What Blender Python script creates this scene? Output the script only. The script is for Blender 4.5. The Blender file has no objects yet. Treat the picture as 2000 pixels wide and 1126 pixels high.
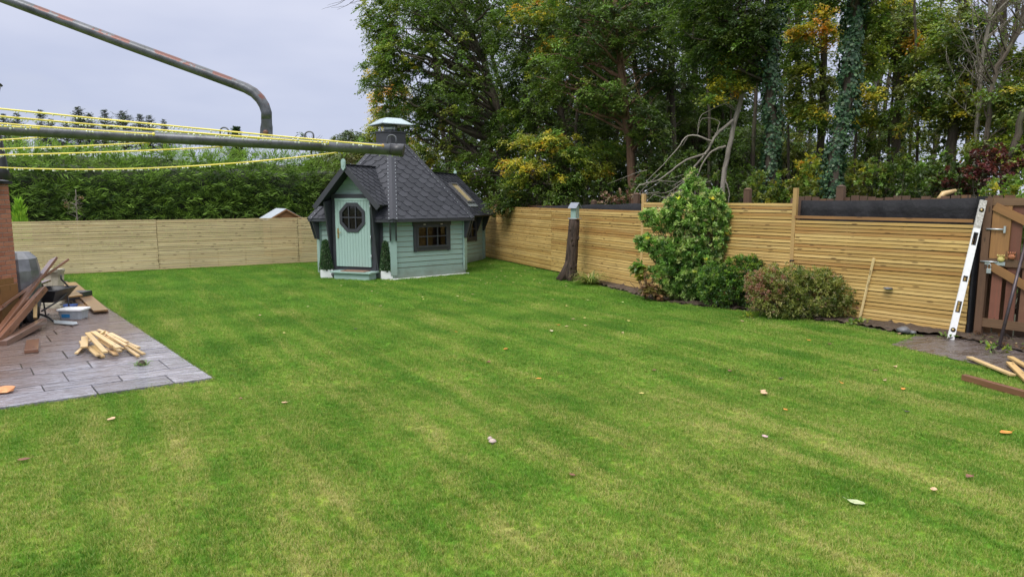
import bpy, math, random
import numpy as np
from mathutils import Vector, Matrix
R = random.Random(7)
NR = np.random.default_rng(11)
sc = bpy.context.scene
col = sc.collection
PI = math.pi
# ------------------------------------------------------------------ camera model (used to place real things)
F = 1333.0; PT = math.atan(176 / F); CP, SP = math.cos(PT), math.sin(PT); CH = 2.12
def ray(x, y):
    u = (x - 1000) / F; v = (563 - y) / F
    return Vector((u, CP + v * SP, -SP + v * CP))
def Pz(x, y, z=0.0):
    d = ray(x, y); t = (z - CH) / d.z
    return Vector((d.x * t, d.y * t, z))
def PY(x, y, Y):
    d = ray(x, y); t = Y / d.y
    return Vector((d.x * t, Y, CH + d.z * t))
def PPl(x, y, o, n):
    d = ray(x, y); t = (o[0] * n[0] + o[1] * n[1]) / (d.x * n[0] + d.y * n[1])
    return Vector((d.x * t, d.y * t, CH + d.z * t))

# ------------------------------------------------------------------ object helpers
def tag(o, label=None, cat=None, group=None, kind=None):
    if label: o['label'] = label
    if cat: o['category'] = cat
    if group: o['group'] = group
    if kind: o['kind'] = kind
    return o
def empty(name, loc=(0, 0, 0), label=None, cat=None, group=None, rz=0):
    o = bpy.data.objects.new(name, None); col.objects.link(o)
    o.location = loc; o.rotation_euler = (0, 0, rz); o.empty_display_size = .1
    return tag(o, label, cat, group)
class MB:
    def __init__(s):
        s.v = []; s.f = []; s.rnd = []; s.loc = []; s.mi = []; s.sm = []
    def add(s, vs, fs, rnd=None, locs=None, mi=0, smooth=False):
        b = len(s.v); rnd = R.random() if rnd is None else rnd
        s.v += [tuple(q) for q in vs]
        s.f += [tuple(i + b for i in f) for f in fs]
        s.rnd += [rnd] * len(vs)
        s.loc += [tuple(q) for q in (locs if locs else vs)]
        s.mi += [mi] * len(fs); s.sm += [smooth] * len(fs)
    def box(s, c, size, ax=None, rnd=None, mi=0, taper=None):
        """c centre, size (x,y,z), ax = 3 axis vectors"""
        c = Vector(c)
        A = [Vector(a) for a in ax] if ax else [Vector((1, 0, 0)), Vector((0, 1, 0)), Vector((0, 0, 1))]
        hx, hy, hz = [q / 2 for q in size]
        vs = []; ls = []
        off = (R.uniform(0, 50), R.uniform(0, 50), R.uniform(0, 50))
        order = sorted(range(3), key=lambda i: -size[i])
        for sx in (-1, 1):
            for sy in (-1, 1):
                for sz in (-1, 1):
                    l = [sx * hx, sy * hy, sz * hz]
                    if taper and sx > 0: l[1] *= taper; l[2] *= taper
                    vs.append(c + A[0] * l[0] + A[1] * l[1] + A[2] * l[2])
                    ls.append(tuple(l[order[i]] + off[i] for i in range(3)))
        fs = [(0, 1, 3, 2), (4, 6, 7, 5), (0, 4, 5, 1), (2, 3, 7, 6), (0, 2, 6, 4), (1, 5, 7, 3)]
        if A[0].cross(A[1]).dot(A[2]) < 0: fs = [f[::-1] for f in fs]
        s.add(vs, fs, rnd, ls, mi)
    def beam(s, p0, p1, w, t, up=(0, 0, 1), rnd=None, mi=0, roll=0):
        p0 = Vector(p0); p1 = Vector(p1); x = (p1 - p0); L = x.length; x.normalize()
        up = Vector(up)
        if abs(x.dot(up)) > .98: up = Vector((0, 1, 0))
        y = up.cross(x).normalized(); z = x.cross(y)
        if roll:
            M = Matrix.Rotation(roll, 3, x); y = M @ y; z = M @ z
        s.box((p0 + p1) / 2, (L, w, t), (x, y, z), rnd, mi)
    def prism(s, poly, z0, z1, fr=None, rnd=None, mi=0):
        """poly in 2D (ccw), extruded z0..z1. fr(u,v,w)->Vector"""
        fr = fr or (lambda a, b, c: Vector((a, b, c)))
        n = len(poly)
        vs = [fr(a, b, z0) for a, b in poly] + [fr(a, b, z1) for a, b in poly]
        ls = [(a, b, z0) for a, b in poly] + [(a, b, z1) for a, b in poly]
        fs = [tuple(range(n))[::-1], tuple(range(n, 2 * n))] + [(i, (i + 1) % n, n + (i + 1) % n, n + i) for i in range(n)]
        s.add(vs, fs, rnd, ls, mi)
    def tube(s, pts, rad, n=8, cap=True, rnd=None, mi=0, bump=0.0):
        pts = [Vector(p) for p in pts]
        if not hasattr(rad, '__len__'): rad = [rad] * len(pts)
        vs = []; ls = []; fs = []
        t = (pts[1] - pts[0]).normalized()
        a = t.orthogonal().normalized()
        run = 0; off = R.uniform(0, 30)
        for i, p in enumerate(pts):
            if i == 0: t = pts[1] - pts[0]
            elif i == len(pts) - 1: t = pts[-1] - pts[-2]
            else: t = pts[i + 1] - pts[i - 1]
            t.normalize()
            if i: run += (p - pts[i - 1]).length
            a = (a - t * a.dot(t))
            a = a.normalized() if a.length > 1e-5 else t.orthogonal().normalized()
            b = t.cross(a)
            for k in range(n):
                th = 2 * PI * k / n
                r = rad[i] * (1 + (R.uniform(-bump, bump) if bump else 0))
                vs.append(p + a * math.cos(th) * r + b * math.sin(th) * r)
                ls.append((run + off, math.cos(th) * rad[0], math.sin(th) * rad[0]))
        for i in range(len(pts) - 1):
            for k in range(n):
                k2 = (k + 1) % n
                fs.append((i * n + k, i * n + k2, (i + 1) * n + k2, (i + 1) * n + k))
        s.add(vs, fs, rnd, ls, mi, True)
        if cap:
            b = len(s.v) - len(vs)
            s.f += [tuple(b + k for k in range(n))[::-1], tuple(b + (len(pts) - 1) * n + k for k in range(n))]
            s.mi += [mi, mi]; s.sm += [False, False]
    def lathe(s, prof, c=(0, 0, 0), n=16, rnd=None, mi=0, smooth=True, ax=None, ph=0):
        c = Vector(c); A = [Vector(a) for a in ax] if ax else [Vector((1, 0, 0)), Vector((0, 1, 0)), Vector((0, 0, 1))]
        vs = []; fs = []
        for r, z in prof:
            for k in range(n):
                th = 2 * PI * k / n + ph
                vs.append(c + A[0] * (r * math.cos(th)) + A[1] * (r * math.sin(th)) + A[2] * z)
        m = len(prof)
        for i in range(m - 1):
            for k in range(n):
                k2 = (k + 1) % n
                fs.append((i * n + k, i * n + k2, (i + 1) * n + k2, (i + 1) * n + k))
        fs.append(tuple(range(n))[::-1]); fs.append(tuple((m - 1) * n + k for k in range(n)))
        s.add(vs, fs, rnd, None, mi, smooth)
    def build(s, name, mat, parent=None, bevel=0, loc=None):
        me = bpy.data.meshes.new(name); org = Vector(loc) if loc is not None else Vector((0, 0, 0))
        me.from_pydata([tuple(Vector(v) - org) for v in s.v], [], s.f)
        mats = mat if isinstance(mat, (list, tuple)) else [mat]
        for m in mats: me.materials.append(m)
        me.polygons.foreach_set('material_index', s.mi)
        me.polygons.foreach_set('use_smooth', s.sm)
        a = me.attributes.new('rnd', 'FLOAT', 'POINT'); a.data.foreach_set('value', s.rnd)
        a = me.attributes.new('loc', 'FLOAT_VECTOR', 'POINT'); a.data.foreach_set('vector', [c for q in s.loc for c in q])
        me.update()
        o = bpy.data.objects.new(name, me); col.objects.link(o)
        if parent is not None:
            o.parent = parent
            # vertices are world space: undo the parent's placement
            pm = parent_world(parent); me.transform(pm.inverted())
        elif loc is not None: o.location = loc
        if bevel:
            b = o.modifiers.new('bev', 'BEVEL'); b.width = bevel; b.segments = 2; b.limit_method = 'ANGLE'
        return o
def parent_world(p):
    M = Matrix.LocRotScale(p.location, p.rotation_euler, p.scale)
    return (parent_world(p.parent) @ M) if p.parent else M

# ------------------------------------------------------------------ materials
def newmat(name):
    m = bpy.data.materials.new(name); m.use_nodes = True
    nt = m.node_tree; nt.nodes.clear()
    return m, nt
def N(nt, t, **kw):
    n = nt.nodes.new(t)
    for k, v in kw.items():
        if k.startswith('_'): setattr(n, k[1:], v)
        else:
            k2 = k.replace('_', ' ')
            if k2.isdigit(): n.inputs[int(k2)].default_value = v
            else: n.inputs[k2].default_value = v
    return n
def L(nt, a, b): nt.links.new(a, b)
def ramp(nt, fac, stops, interp='LINEAR'):
    r = nt.nodes.new('ShaderNodeValToRGB'); L(nt, fac, r.inputs[0]); r.color_ramp.interpolation = interp
    e = r.color_ramp.elements
    while len(e) < len(stops): e.new(.5)
    for i, (p, c) in enumerate(stops):
        e[i].position = p; e[i].color = (*c, 1) if len(c) == 3 else c
    return r
def mix(nt, fac, a, b, mode='MIX'):
    m = nt.nodes.new('ShaderNodeMix'); m.data_type = 'RGBA'; m.blend_type = mode
    for s, q in ((0, fac), (6, a), (7, b)):
        if hasattr(q, 'links'): L(nt, q, m.inputs[s])
        elif isinstance(q, (int, float)): m.inputs[s].default_value = q
        else: m.inputs[s].default_value = (*q, 1)
    return m.outputs[2]
def mapping(nt, src, scale=(1, 1, 1), rot=(0, 0, 0), loc=(0, 0, 0)):
    m = nt.nodes.new('ShaderNodeMapping'); L(nt, src, m.inputs[0])
    m.inputs['Scale'].default_value = scale; m.inputs['Rotation'].default_value = rot; m.inputs['Location'].default_value = loc
    return m.outputs[0]
def rotmap(nt, src, ang, scale):
    return mapping(nt, mapping(nt, src, (1, 1, 1), (0, 0, ang)), scale)
def noise(nt, vec, scale, detail=4, rough=.55):
    n = nt.nodes.new('ShaderNodeTexNoise'); L(nt, vec, n.inputs['Vector'])
    n.inputs['Scale'].default_value = scale; n.inputs['Detail'].default_value = detail; n.inputs['Roughness'].default_value = rough
    return n.outputs[0]
def attr(nt, name):
    a = nt.nodes.new('ShaderNodeAttribute'); a.attribute_name = name; return a
def finish(nt, color, rough=.6, bump=None, bstr=.3, bdist=.01, spec=.5, metal=0, coat=0):
    p = nt.nodes.new('ShaderNodeBsdfPrincipled'); o = nt.nodes.new('ShaderNodeOutputMaterial')
    if hasattr(color, 'links'): L(nt, color, p.inputs['Base Color'])
    else: p.inputs['Base Color'].default_value = (*color, 1)
    if hasattr(rough, 'links'): L(nt, rough, p.inputs['Roughness'])
    else: p.inputs['Roughness'].default_value = rough
    p.inputs['Specular IOR Level'].default_value = spec; p.inputs['Metallic'].default_value = metal
    p.inputs['Coat Weight'].default_value = coat
    if bump is not None:
        b = nt.nodes.new('ShaderNodeBump'); L(nt, bump, b.inputs['Height'])
        b.inputs['Strength'].default_value = bstr; b.inputs['Distance'].default_value = bdist
        L(nt, b.outputs[0], p.inputs['Normal'])
    L(nt, p.outputs[0], o.inputs[0])
    return p
def math_(nt, op, a, b=None, c=None):
    m = nt.nodes.new('ShaderNodeMath'); m.operation = op
    for i, q in enumerate((a, b, c)):
        if q is None: continue
        if hasattr(q, 'links'): L(nt, q, m.inputs[i])
        else: m.inputs[i].default_value = q
    return m.outputs[0]
def mrange(nt, v, a, b, c=0, d=1):
    m = nt.nodes.new('ShaderNodeMapRange'); L(nt, v, m.inputs[0])
    for i, q in enumerate((a, b, c, d)): m.inputs[i + 1].default_value = q
    return m.outputs[0]

def wood(name, c1, c2, c3, rough=.6, knots=True, wet=0., stain=(.2, .1, .03), stainamt=.5):
    """c1..c2 by piece, c3 = dark grain"""
    m, nt = newmat(name)
    lo = attr(nt, 'loc').outputs['Vector']; rn = attr(nt, 'rnd').outputs['Fac']
    base = mix(nt, rn, c1, c2)
    pick = ramp(nt, rn, [(.84, (0, 0, 0)), (.9, (1, 1, 1))])
    base = mix(nt, math_(nt, 'MULTIPLY', pick.outputs[0], stainamt), base, stain)
    g = noise(nt, mapping(nt, lo, (2.2, 45, 45)), 1.0, 5, .65)
    gr = ramp(nt, g, [(.42, (0, 0, 0)), (.68, (1, 1, 1))])
    c = mix(nt, math_(nt, 'MULTIPLY', gr.outputs[0], .38), base, c3)
    big = noise(nt, mapping(nt, lo, (1.1, 6, 6)), 1.0, 3)
    c = mix(nt, mrange(nt, big, .45, .72, 0, .65), c, tuple(q * .58 for q in c2))
    gw = N(nt, 'ShaderNodeNewGeometry'); damp = noise(nt, mapping(nt, gw.outputs['Position'], (.7, .7, 1.6)), 1.0, 5, .65)
    c = mix(nt, mrange(nt, damp, .45, .7, 0, .42), c, tuple(q * .60 for q in c1))
    dk = ramp(nt, rn, [(.10, (1, 1, 1)), (.16, (0, 0, 0))]); c = mix(nt, math_(nt, 'MULTIPLY', dk.outputs[0], .35), c, tuple(q * .62 for q in c1))
    if knots:
        v = nt.nodes.new('ShaderNodeTexVoronoi'); L(nt, mapping(nt, lo, (3.0, 12, 12)), v.inputs['Vector']); v.inputs['Scale'].default_value = 1.0
        k = ramp(nt, v.outputs['Distance'], [(.0, (1, 1, 1)), (.13, (1, 1, 1)), (.19, (0, 0, 0))])
        c = mix(nt, math_(nt, 'MULTIPLY', k.outputs[0], .7), c, tuple(q * .45 for q in c3))
    finish(nt, c, rough, g, .25, .004, coat=wet)
    return m
def plain(name, c, rough=.6, var=.25, scale=8, spec=.5, metal=0, bstr=.15, c2=None, coords='loc'):
    m, nt = newmat(name)
    v = attr(nt, 'loc').outputs['Vector']
    n = noise(nt, v, scale, 5, .6)
    cc = mix(nt, mrange(nt, n, .3, .7), tuple(q * (1 - var) for q in c), c2 or tuple(min(1, q * (1 + var)) for q in c))
    finish(nt, cc, rough, n, bstr, .01, spec, metal)
    return m

def foliage(name, trans=.35, gloss=.25, rough=.5):
    m, nt = newmat(name)
    c = attr(nt, 'Col').outputs['Color']
    p = N(nt, 'ShaderNodeBsdfPrincipled', Roughness=rough); p.inputs['Specular IOR Level'].default_value = gloss
    L(nt, c, p.inputs['Base Color'])
    t = N(nt, 'ShaderNodeBsdfTranslucent')
    c2 = mix(nt, .5, c, mix(nt, 1.0, c, (1.25, 1.4, .6), 'MULTIPLY'))
    L(nt, c2, t.inputs['Color'])
    mx = N(nt, 'ShaderNodeMixShader', **{'0': trans}); L(nt, p.outputs[0], mx.inputs[1]); L(nt, t.outputs[0], mx.inputs[2])
    o = N(nt, 'ShaderNodeOutputMaterial'); L(nt, mx.outputs[0], o.inputs[0])
    return m
M = {}
M['leaf'] = foliage('leaf_material', .42, .5, .36)
M['conifer'] = foliage('conifer_material', .25, .2, .6)
M['ivy'] = foliage('ivy_material', .15, .4, .42)
M['fence_pale'] = wood('pale_fence_wood', (.60, .46, .24), (.76, .62, .36), (.34, .22, .10), .62, stain=(.43, .26, .10), stainamt=.5)
M['fence_gold'] = wood('golden_fence_wood', (.53, .325, .095), (.80, .57, .22), (.24, .12, .035), .5, wet=.15, stain=(.36, .17, .04), stainamt=.85)
M['offcut'] = wood('fresh_cut_wood', (.50, .33, .12), (.70, .51, .26), (.50, .31, .12), .5, wet=.2, stain=(.72, .45, .24), stainamt=.4)
M['post_new'] = wood('new_post_wood', (.50, .32, .12), (.60, .40, .17), (.34, .19, .06), .55)
M['brown_plank'] = wood('red_brown_wet_plank', (.15, .066, .036), (.26, .125, .072), (.075, .035, .022), .3, wet=.5, stain=(.17, .12, .10), stainamt=.6)
M['composite'] = wood('wet_decking_board', (.28, .155, .06), (.33, .19, .075), (.20, .11, .045), .35, knots=False, wet=.5)
M['old_red'] = wood('weathered_red_picket', (.18, .068, .042), (.28, .10, .062), (.10, .075, .045), .65, stain=(.12, .09, .045), stainamt=.6)
M['old_brown'] = wood('weathered_brown_wood', (.085, .05, .03), (.15, .08, .045), (.06, .035, .02), .65)
M['brace'] = wood('orange_brown_brace', (.26, .13, .045), (.33, .17, .06), (.19, .09, .035), .55)
def painted_board():
    m, nt = newmat('sage_green_paint'); v = attr(nt, 'loc').outputs['Vector']; rn = attr(nt, 'rnd').outputs['Fac']
    n = noise(nt, mapping(nt, v, (2, 30, 30)), 1, 5, .65); g = N(nt, 'ShaderNodeNewGeometry'); b = noise(nt, g.outputs['Position'], 3, 5, .65)
    c = mix(nt, rn, (.245, .352, .315), (.285, .398, .355)); c = mix(nt, mrange(nt, n, .5, .75, 0, .35), c, (.20, .295, .26))
    c = mix(nt, mrange(nt, b, .5, .75, 0, .3), c, (.215, .30, .255))
    sx = N(nt, 'ShaderNodeSeparateXYZ'); L(nt, g.outputs['Position'], sx.inputs[0])     # soil splashed up the lowest boards
    sp = mrange(nt, math_(nt, 'ADD', sx.outputs[2], math_(nt, 'MULTIPLY', b, -.5)), -.25, .12, .6, 0)
    c = mix(nt, sp, c, (.13, .125, .085)); finish(nt, c, .5, n, .12, .004); return m
M['sage'] = painted_board()
M['sage_door'] = plain('pale_sage_door_paint', (.30, .425, .38), .45, .05, 3, bstr=.05)
M['charcoal'] = plain('charcoal_paint', (.036, .038, .045), .5, .12, 4, bstr=.08)
M['pine'] = wood('interior_pine', (.50, .30, .13), (.58, .37, .17), (.34, .18, .07), .5)
M['galv'] = plain('dull_galvanised_metal', (.55, .60, .63), .35, .1, 6, metal=.7)
M['capmetal'] = plain('pale_metal_cowl', (.40, .48, .50), .34, .06, 6, metal=.55)
M['dark'] = plain('black_metal', (.03, .03, .034), .4, .2, 20)
M['white'] = plain('white_painted', (.78, .78, .78), .45, .05, 20)
M['gravel'] = plain('white_gravel', (.75, .74, .72), .8, .25, 60, bstr=.6)
M['brass'] = plain('aged_brass', (.40, .30, .13), .35, .2, 20, metal=.8)
M['coir'] = plain('brown_doormat', (.22, .13, .085), .9, .3, 60, bstr=.6)

def shingle_mat():
    m, nt = newmat('charcoal_felt_shingle')
    lo = attr(nt, 'loc').outputs['Vector']; rn = attr(nt, 'rnd').outputs['Fac']
    n = noise(nt, lo, 160, 3, .7); b = noise(nt, lo, 1.4, 3, .6)
    c = mix(nt, rn, (.022, .024, .031), (.040, .042, .052))
    c = mix(nt, mrange(nt, n, .5, .75, 0, .25), c, (.10, .10, .12))
    c = mix(nt, mrange(nt, b, .5, .75, 0, .4), c, (.022, .024, .03))
    finish(nt, c, .62, n, .5, .004, spec=.35)
    return m
M['shingle'] = shingle_mat()
def tube_mat(name, rust):
    m, nt = newmat(name)
    lo = attr(nt, 'loc').outputs['Vector']
    g = N(nt, 'ShaderNodeNewGeometry')
    n = noise(nt, lo, 14, 6, .7); n2 = noise(nt, lo, 60, 4, .6)
    c = mix(nt, mrange(nt, n, .35, .65), (.050, .054, .060), (.115, .122, .135))
    c = mix(nt, mrange(nt, n2, .55, .7, 0, .5), c, (.03, .03, .03))
    if rust:
        # flaking red paint left along the top of the tube
        sx = N(nt, 'ShaderNodeSeparateXYZ'); L(nt, g.outputs['Normal'], sx.inputs[0])
        top = math_(nt, 'ADD', sx.outputs[2], math_(nt, 'MULTIPLY', n, 1.1))
        r = ramp(nt, math_(nt, 'MULTIPLY', top, .5), [(.40, (0, 0, 0)), (.44, (1, 1, 1))])
        pt = ramp(nt, noise(nt, lo, 11, 5, .65), [(.49, (0, 0, 0)), (.52, (1, 1, 1))])
        c = mix(nt, math_(nt, 'MULTIPLY', r.outputs[0], pt.outputs[0]), c, (.115, .040, .030))
    finish(nt, c, .38, n2, .35, .002, metal=.35)
    return m
M['tube'] = tube_mat('weathered_grey_tube', False)
M['tube_rust'] = tube_mat('flaking_red_tube', True)
def line_mat():
    m, nt = newmat('yellow_washing_line')
    finish(nt, (.80, .66, .11), .35, spec=.6); return m
M['line'] = line_mat()
def water_mat():
    m, nt = newmat('water_drop')
    p = N(nt, 'ShaderNodeBsdfPrincipled', Roughness=.06, IOR=1.33); p.inputs['Base Color'].default_value = (.95, .97, 1, 1)
    p.inputs['Transmission Weight'].default_value = .45
    o = N(nt, 'ShaderNodeOutputMaterial'); L(nt, p.outputs[0], o.inputs[0]); return m
M['water'] = water_mat()
def glass_mat():
    m, nt = newmat('window_glass')
    t = N(nt, 'ShaderNodeBsdfTransparent', Color=(.66, .66, .64, 1)); g = N(nt, 'ShaderNodeBsdfGlossy', Roughness=.03)
    fr = N(nt, 'ShaderNodeFresnel', IOR=1.45)
    mx = N(nt, 'ShaderNodeMixShader'); L(nt, fr.outputs[0], mx.inputs[0]); L(nt, t.outputs[0], mx.inputs[1]); L(nt, g.outputs[0], mx.inputs[2])
    o = N(nt, 'ShaderNodeOutputMaterial'); L(nt, mx.outputs[0], o.inputs[0]); return m
M['glass'] = glass_mat()
def grass_color(nt, blade=None):
    g = N(nt, 'ShaderNodeNewGeometry'); pos = g.outputs['Position']
    # mowing stripes: long noise and faint bands parallel to the right-hand fence
    st = noise(nt, rotmap(nt, pos, math.radians(57), (.34, 2.5, 0)), 1.0, 5, .66)
    md = noise(nt, mapping(nt, pos, (.9, .9, 0), (0, 0, 0), (3, 9, 0)), 1.0, 5, .62)
    fi = noise(nt, mapping(nt, pos, (7, 7, 0)), 1.0, 4, .7)
    wv = N(nt, 'ShaderNodeTexWave'); wv.inputs['Scale'].default_value = .38; wv.inputs['Distortion'].default_value = 1.2; wv.inputs['Detail'].default_value = 2; wv.inputs['Detail Scale'].default_value = 1.2; wv.bands_direction = 'Y'
    L(nt, rotmap(nt, pos, math.radians(57), (1, 1, 0)), wv.inputs['Vector'])
    green = mix(nt, mrange(nt, md, .35, .65), (.090, .228, .016), (.148, .320, .032))
    green = mix(nt, math_(nt, 'MULTIPLY', wv.outputs['Fac'], .42), green, mix(nt, 1.0, green, (1.4, 1.25, 1.25), 'MULTIPLY'))
    green = mix(nt, mrange(nt, fi, .4, .7, 0, .5), green, mix(nt, 1.0, green, (.66, .78, .7), 'MULTIPLY'))
    dry = math_(nt, 'ADD', math_(nt, 'MULTIPLY', st, .62), math_(nt, 'ADD', math_(nt, 'MULTIPLY', md, .26), math_(nt, 'MULTIPLY', fi, .34)))
    # the worn, drier strip runs over the nearer middle of the lawn
    sp = N(nt, 'ShaderNodeSeparateXYZ'); L(nt, pos, sp.inputs[0])
    near = mrange(nt, sp.outputs[1], 4, 17, .062, -.065)
    dry = math_(nt, 'ADD', dry, near)
    if blade is not None:       # single blades have dried out, more of them where the turf is worn
        dry = math_(nt, 'ADD', dry, mrange(nt, blade, 0, 1, -.17, .17))
    dr = mrange(nt, dry, .61, .80, 0, .9)
    c = mix(nt, dr, green, (.38, .42, .062))
    dr2 = mrange(nt, dry, .72, .88, 0, .75)
    c = mix(nt, dr2, c, (.60, .50, .24))
    return c
def grass_mat():
    m, nt = newmat('grass_blade')
    rn = attr(nt, 'rnd').outputs['Fac']; g0 = N(nt, 'ShaderNodeNewGeometry')
    wn = N(nt, 'ShaderNodeTexWhiteNoise'); L(nt, mapping(nt, attr(nt, 'rnd').outputs['Vector'], (97, 31, 7)), wn.inputs[0]); c = grass_color(nt, wn.outputs[0])
    c = mix(nt, rn, mix(nt, 1.0, c, (.58, .64, .5), 'MULTIPLY'), mix(nt, 1.0, c, (1.35, 1.3, 1.4), 'MULTIPLY'))
    pk = ramp(nt, rn, [(.90, (0, 0, 0)), (.93, (1, 1, 1))])
    c = mix(nt, math_(nt, 'MULTIPLY', pk.outputs[0], .6), c, (.50, .45, .22))
    p = N(nt, 'ShaderNodeBsdfPrincipled', Roughness=.5); p.inputs['Specular IOR Level'].default_value = .3; L(nt, c, p.inputs['Base Color'])
    t = N(nt, 'ShaderNodeBsdfTranslucent'); L(nt, c, t.inputs['Color'])
    mx = N(nt, 'ShaderNodeMixShader', **{'0': .35}); L(nt, p.outputs[0], mx.inputs[1]); L(nt, t.outputs[0], mx.inputs[2])
    o = N(nt, 'ShaderNodeOutputMaterial'); L(nt, mx.outputs[0], o.inputs[0])
    return m
M['grass'] = grass_mat()
def lawn_mat():
    m, nt = newmat('lawn_turf')
    c = grass_color(nt); g = N(nt, 'ShaderNodeNewGeometry')
    n = noise(nt, g.outputs['Position'], 60, 4, .7)
    c = mix(nt, mrange(nt, n, .4, .7), mix(nt, 1.0, c, (.75, .75, .75), 'MULTIPLY'), c)
    finish(nt, c, .9, n, .8, .02, spec=.1); return m
M['lawn'] = lawn_mat()
def soil_mat():
    m, nt = newmat('dark_wet_soil')
    g = N(nt, 'ShaderNodeNewGeometry'); n = noise(nt, g.outputs['Position'], 18, 6, .7); b = noise(nt, g.outputs['Position'], 2.5, 4, .6)
    c = mix(nt, mrange(nt, n, .35, .7), (.030, .020, .014), (.115, .078, .055))
    c = mix(nt, mrange(nt, b, .5, .7, 0, .5), c, (.15, .115, .085))
    finish(nt, c, mrange(nt, n, .3, .7, .45, .9), n, .9, .04); return m
M['soil'] = soil_mat()
def ground_mat():
    m, nt = newmat('rough_ground')
    g = N(nt, 'ShaderNodeNewGeometry'); n = noise(nt, g.outputs['Position'], 3, 6, .7)
    c = mix(nt, n, (.035, .045, .015), (.10, .085, .045))
    finish(nt, c, .9, n, .8, .05); return m
M['ground'] = ground_mat()
def slab_mat(name, a, b, wetlo, wethi):
    m, nt = newmat(name)
    g = N(nt, 'ShaderNodeNewGeometry'); pos = g.outputs['Position']; rn = attr(nt, 'rnd').outputs['Fac']
    rip = noise(nt, rotmap(nt, pos, math.radians(-20), (2.2, 4.8, 1)), 1.6, 5, .55)
    rip.node.inputs['Distortion'].default_value = 1.2
    fin = noise(nt, pos, 70, 4, .6); big = noise(nt, pos, .9, 3, .5)
    c = mix(nt, rn, a, b)
    rip2 = noise(nt, rotmap(nt, pos, math.radians(-32), (6, 12, 1)), 1.3, 4, .6); rip2.node.inputs['Distortion'].default_value = 1.5
    c = mix(nt, mrange(nt, rip, .40, .62, 0, .6), c, (.145, .125, .13)); c = mix(nt, mrange(nt, rip2, .5, .62, 0, .4), c, (.11, .095, .10))
    # brown water-stained corner near the timber
    sp = N(nt, 'ShaderNodeSeparateXYZ'); L(nt, pos, sp.inputs[0])
    br = math_(nt, 'ADD', mrange(nt, sp.outputs[0], -4.4, -6.6, -.15, .55), math_(nt, 'MULTIPLY', big, .7))
    c = mix(nt, mrange(nt, br, .45, .8, 0, .85), c, (.115, .066, .042))
    h = math_(nt, 'ADD', math_(nt, 'ADD', rip, math_(nt, 'MULTIPLY', rip2, .45)), math_(nt, 'MULTIPLY', fin, .05))
    rough = mrange(nt, rip, .35, .65, wetlo, wethi)
    finish(nt, c, rough, h, 1.0, .035, spec=.7); return m
M['slab'] = slab_mat('wet_riven_paving', (.19, .185, .215), (.35, .34, .39), .05, .24)
M['wetpath'] = slab_mat('wet_brown_flagstone', (.085, .065, .052), (.11, .085, .07), .12, .45)
def grout_mat():
    m, nt = newmat('mossy_joint'); g = N(nt, 'ShaderNodeNewGeometry'); n = noise(nt, g.outputs['Position'], 5, 5, .7)
    finish(nt, ramp(nt, n, [(.45, (.035, .032, .03)), (.62, (.05, .08, .02))]).outputs[0], .8, n, .5, .02); return m
M['grout'] = grout_mat()
def brick_mat():
    m, nt = newmat('red_brick'); lo = attr(nt, 'loc').outputs['Vector']
    c0 = attr(nt, 'rnd').outputs['Fac']; n = noise(nt, lo, 30, 5, .7)
    c = mix(nt, c0, (.27, .095, .055), (.40, .17, .10)); c = mix(nt, mrange(nt, n, .5, .7, 0, .5), c, (.18, .06, .04))
    finish(nt, c, .8, n, .4, .006); return m
M['brick'] = brick_mat()
M['mortar'] = plain('mortar', (.36, .33, .30), .9, .2, 30)
def bark_mat(name, a, b, sc_=9, lichen=0):
    m, nt = newmat(name); lo = attr(nt, 'loc').outputs['Vector']
    n = noise(nt, mapping(nt, lo, (3, 20, 20)), sc_ / 9, 6, .7)
    c = mix(nt, mrange(nt, n, .35, .65), a, b)
    if lichen:
        g = noise(nt, lo, 3, 4, .6); c = mix(nt, mrange(nt, g, .5, .65, 0, lichen), c, (.13, .15, .075))
    finish(nt, c, .85, n, .8, .02, spec=.25); return m
M['bark'] = bark_mat('tree_bark', (.045, .036, .026), (.13, .105, .078), lichen=.5)
M['bark_red'] = bark_mat('red_brown_bark', (.10, .055, .033), (.23, .14, .09), lichen=.3)
M['bark_dark'] = bark_mat('dark_bark', (.035, .028, .021), (.10, .08, .06), lichen=.4)
M['bark_bare'] = bark_mat('bare_grey_wood', (.16, .14, .11), (.33, .30, .25))
M['stump'] = bark_mat('rotting_stump_bark', (.014, .011, .009), (.088, .060, .045))

# ------------------------------------------------------------------ world, sun, camera
w = bpy.data.worlds.new('World'); sc.world = w; w.use_nodes = True
nt = w.node_tree; nt.nodes.clear()
SUN_EL, SUN_AZ = math.radians(52), math.radians(215)      # azimuth measured clockwise from +Y
sky = N(nt, 'ShaderNodeTexSky'); sky.sky_type = 'NISHITA'; sky.sun_disc = False
sky.sun_elevation = SUN_EL; sky.sun_rotation = SUN_AZ
tc = N(nt, 'ShaderNodeTexCoord'); sx = N(nt, 'ShaderNodeSeparateXYZ'); L(nt, tc.outputs['Generated'], sx.inputs[0])
cl = noise(nt, mapping(nt, tc.outputs['Generated'], (1.5, 1.5, 5)), 1.6, 4, .55)
elev = math_(nt, 'ADD', sx.outputs[2], mrange(nt, cl, .3, .7, -.09, .09))
grad = ramp(nt, elev, [(.0, (.47, .495, .585)), (.10, (.41, .445, .58)), (.30, (.545, .565, .675)), (1, (1.0, 1.0, 1.0))])
tens = mix(nt, 1.0, grad.outputs[0], (10, 10, 10), 'MULTIPLY'); tens.node.clamp_result = False
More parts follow.
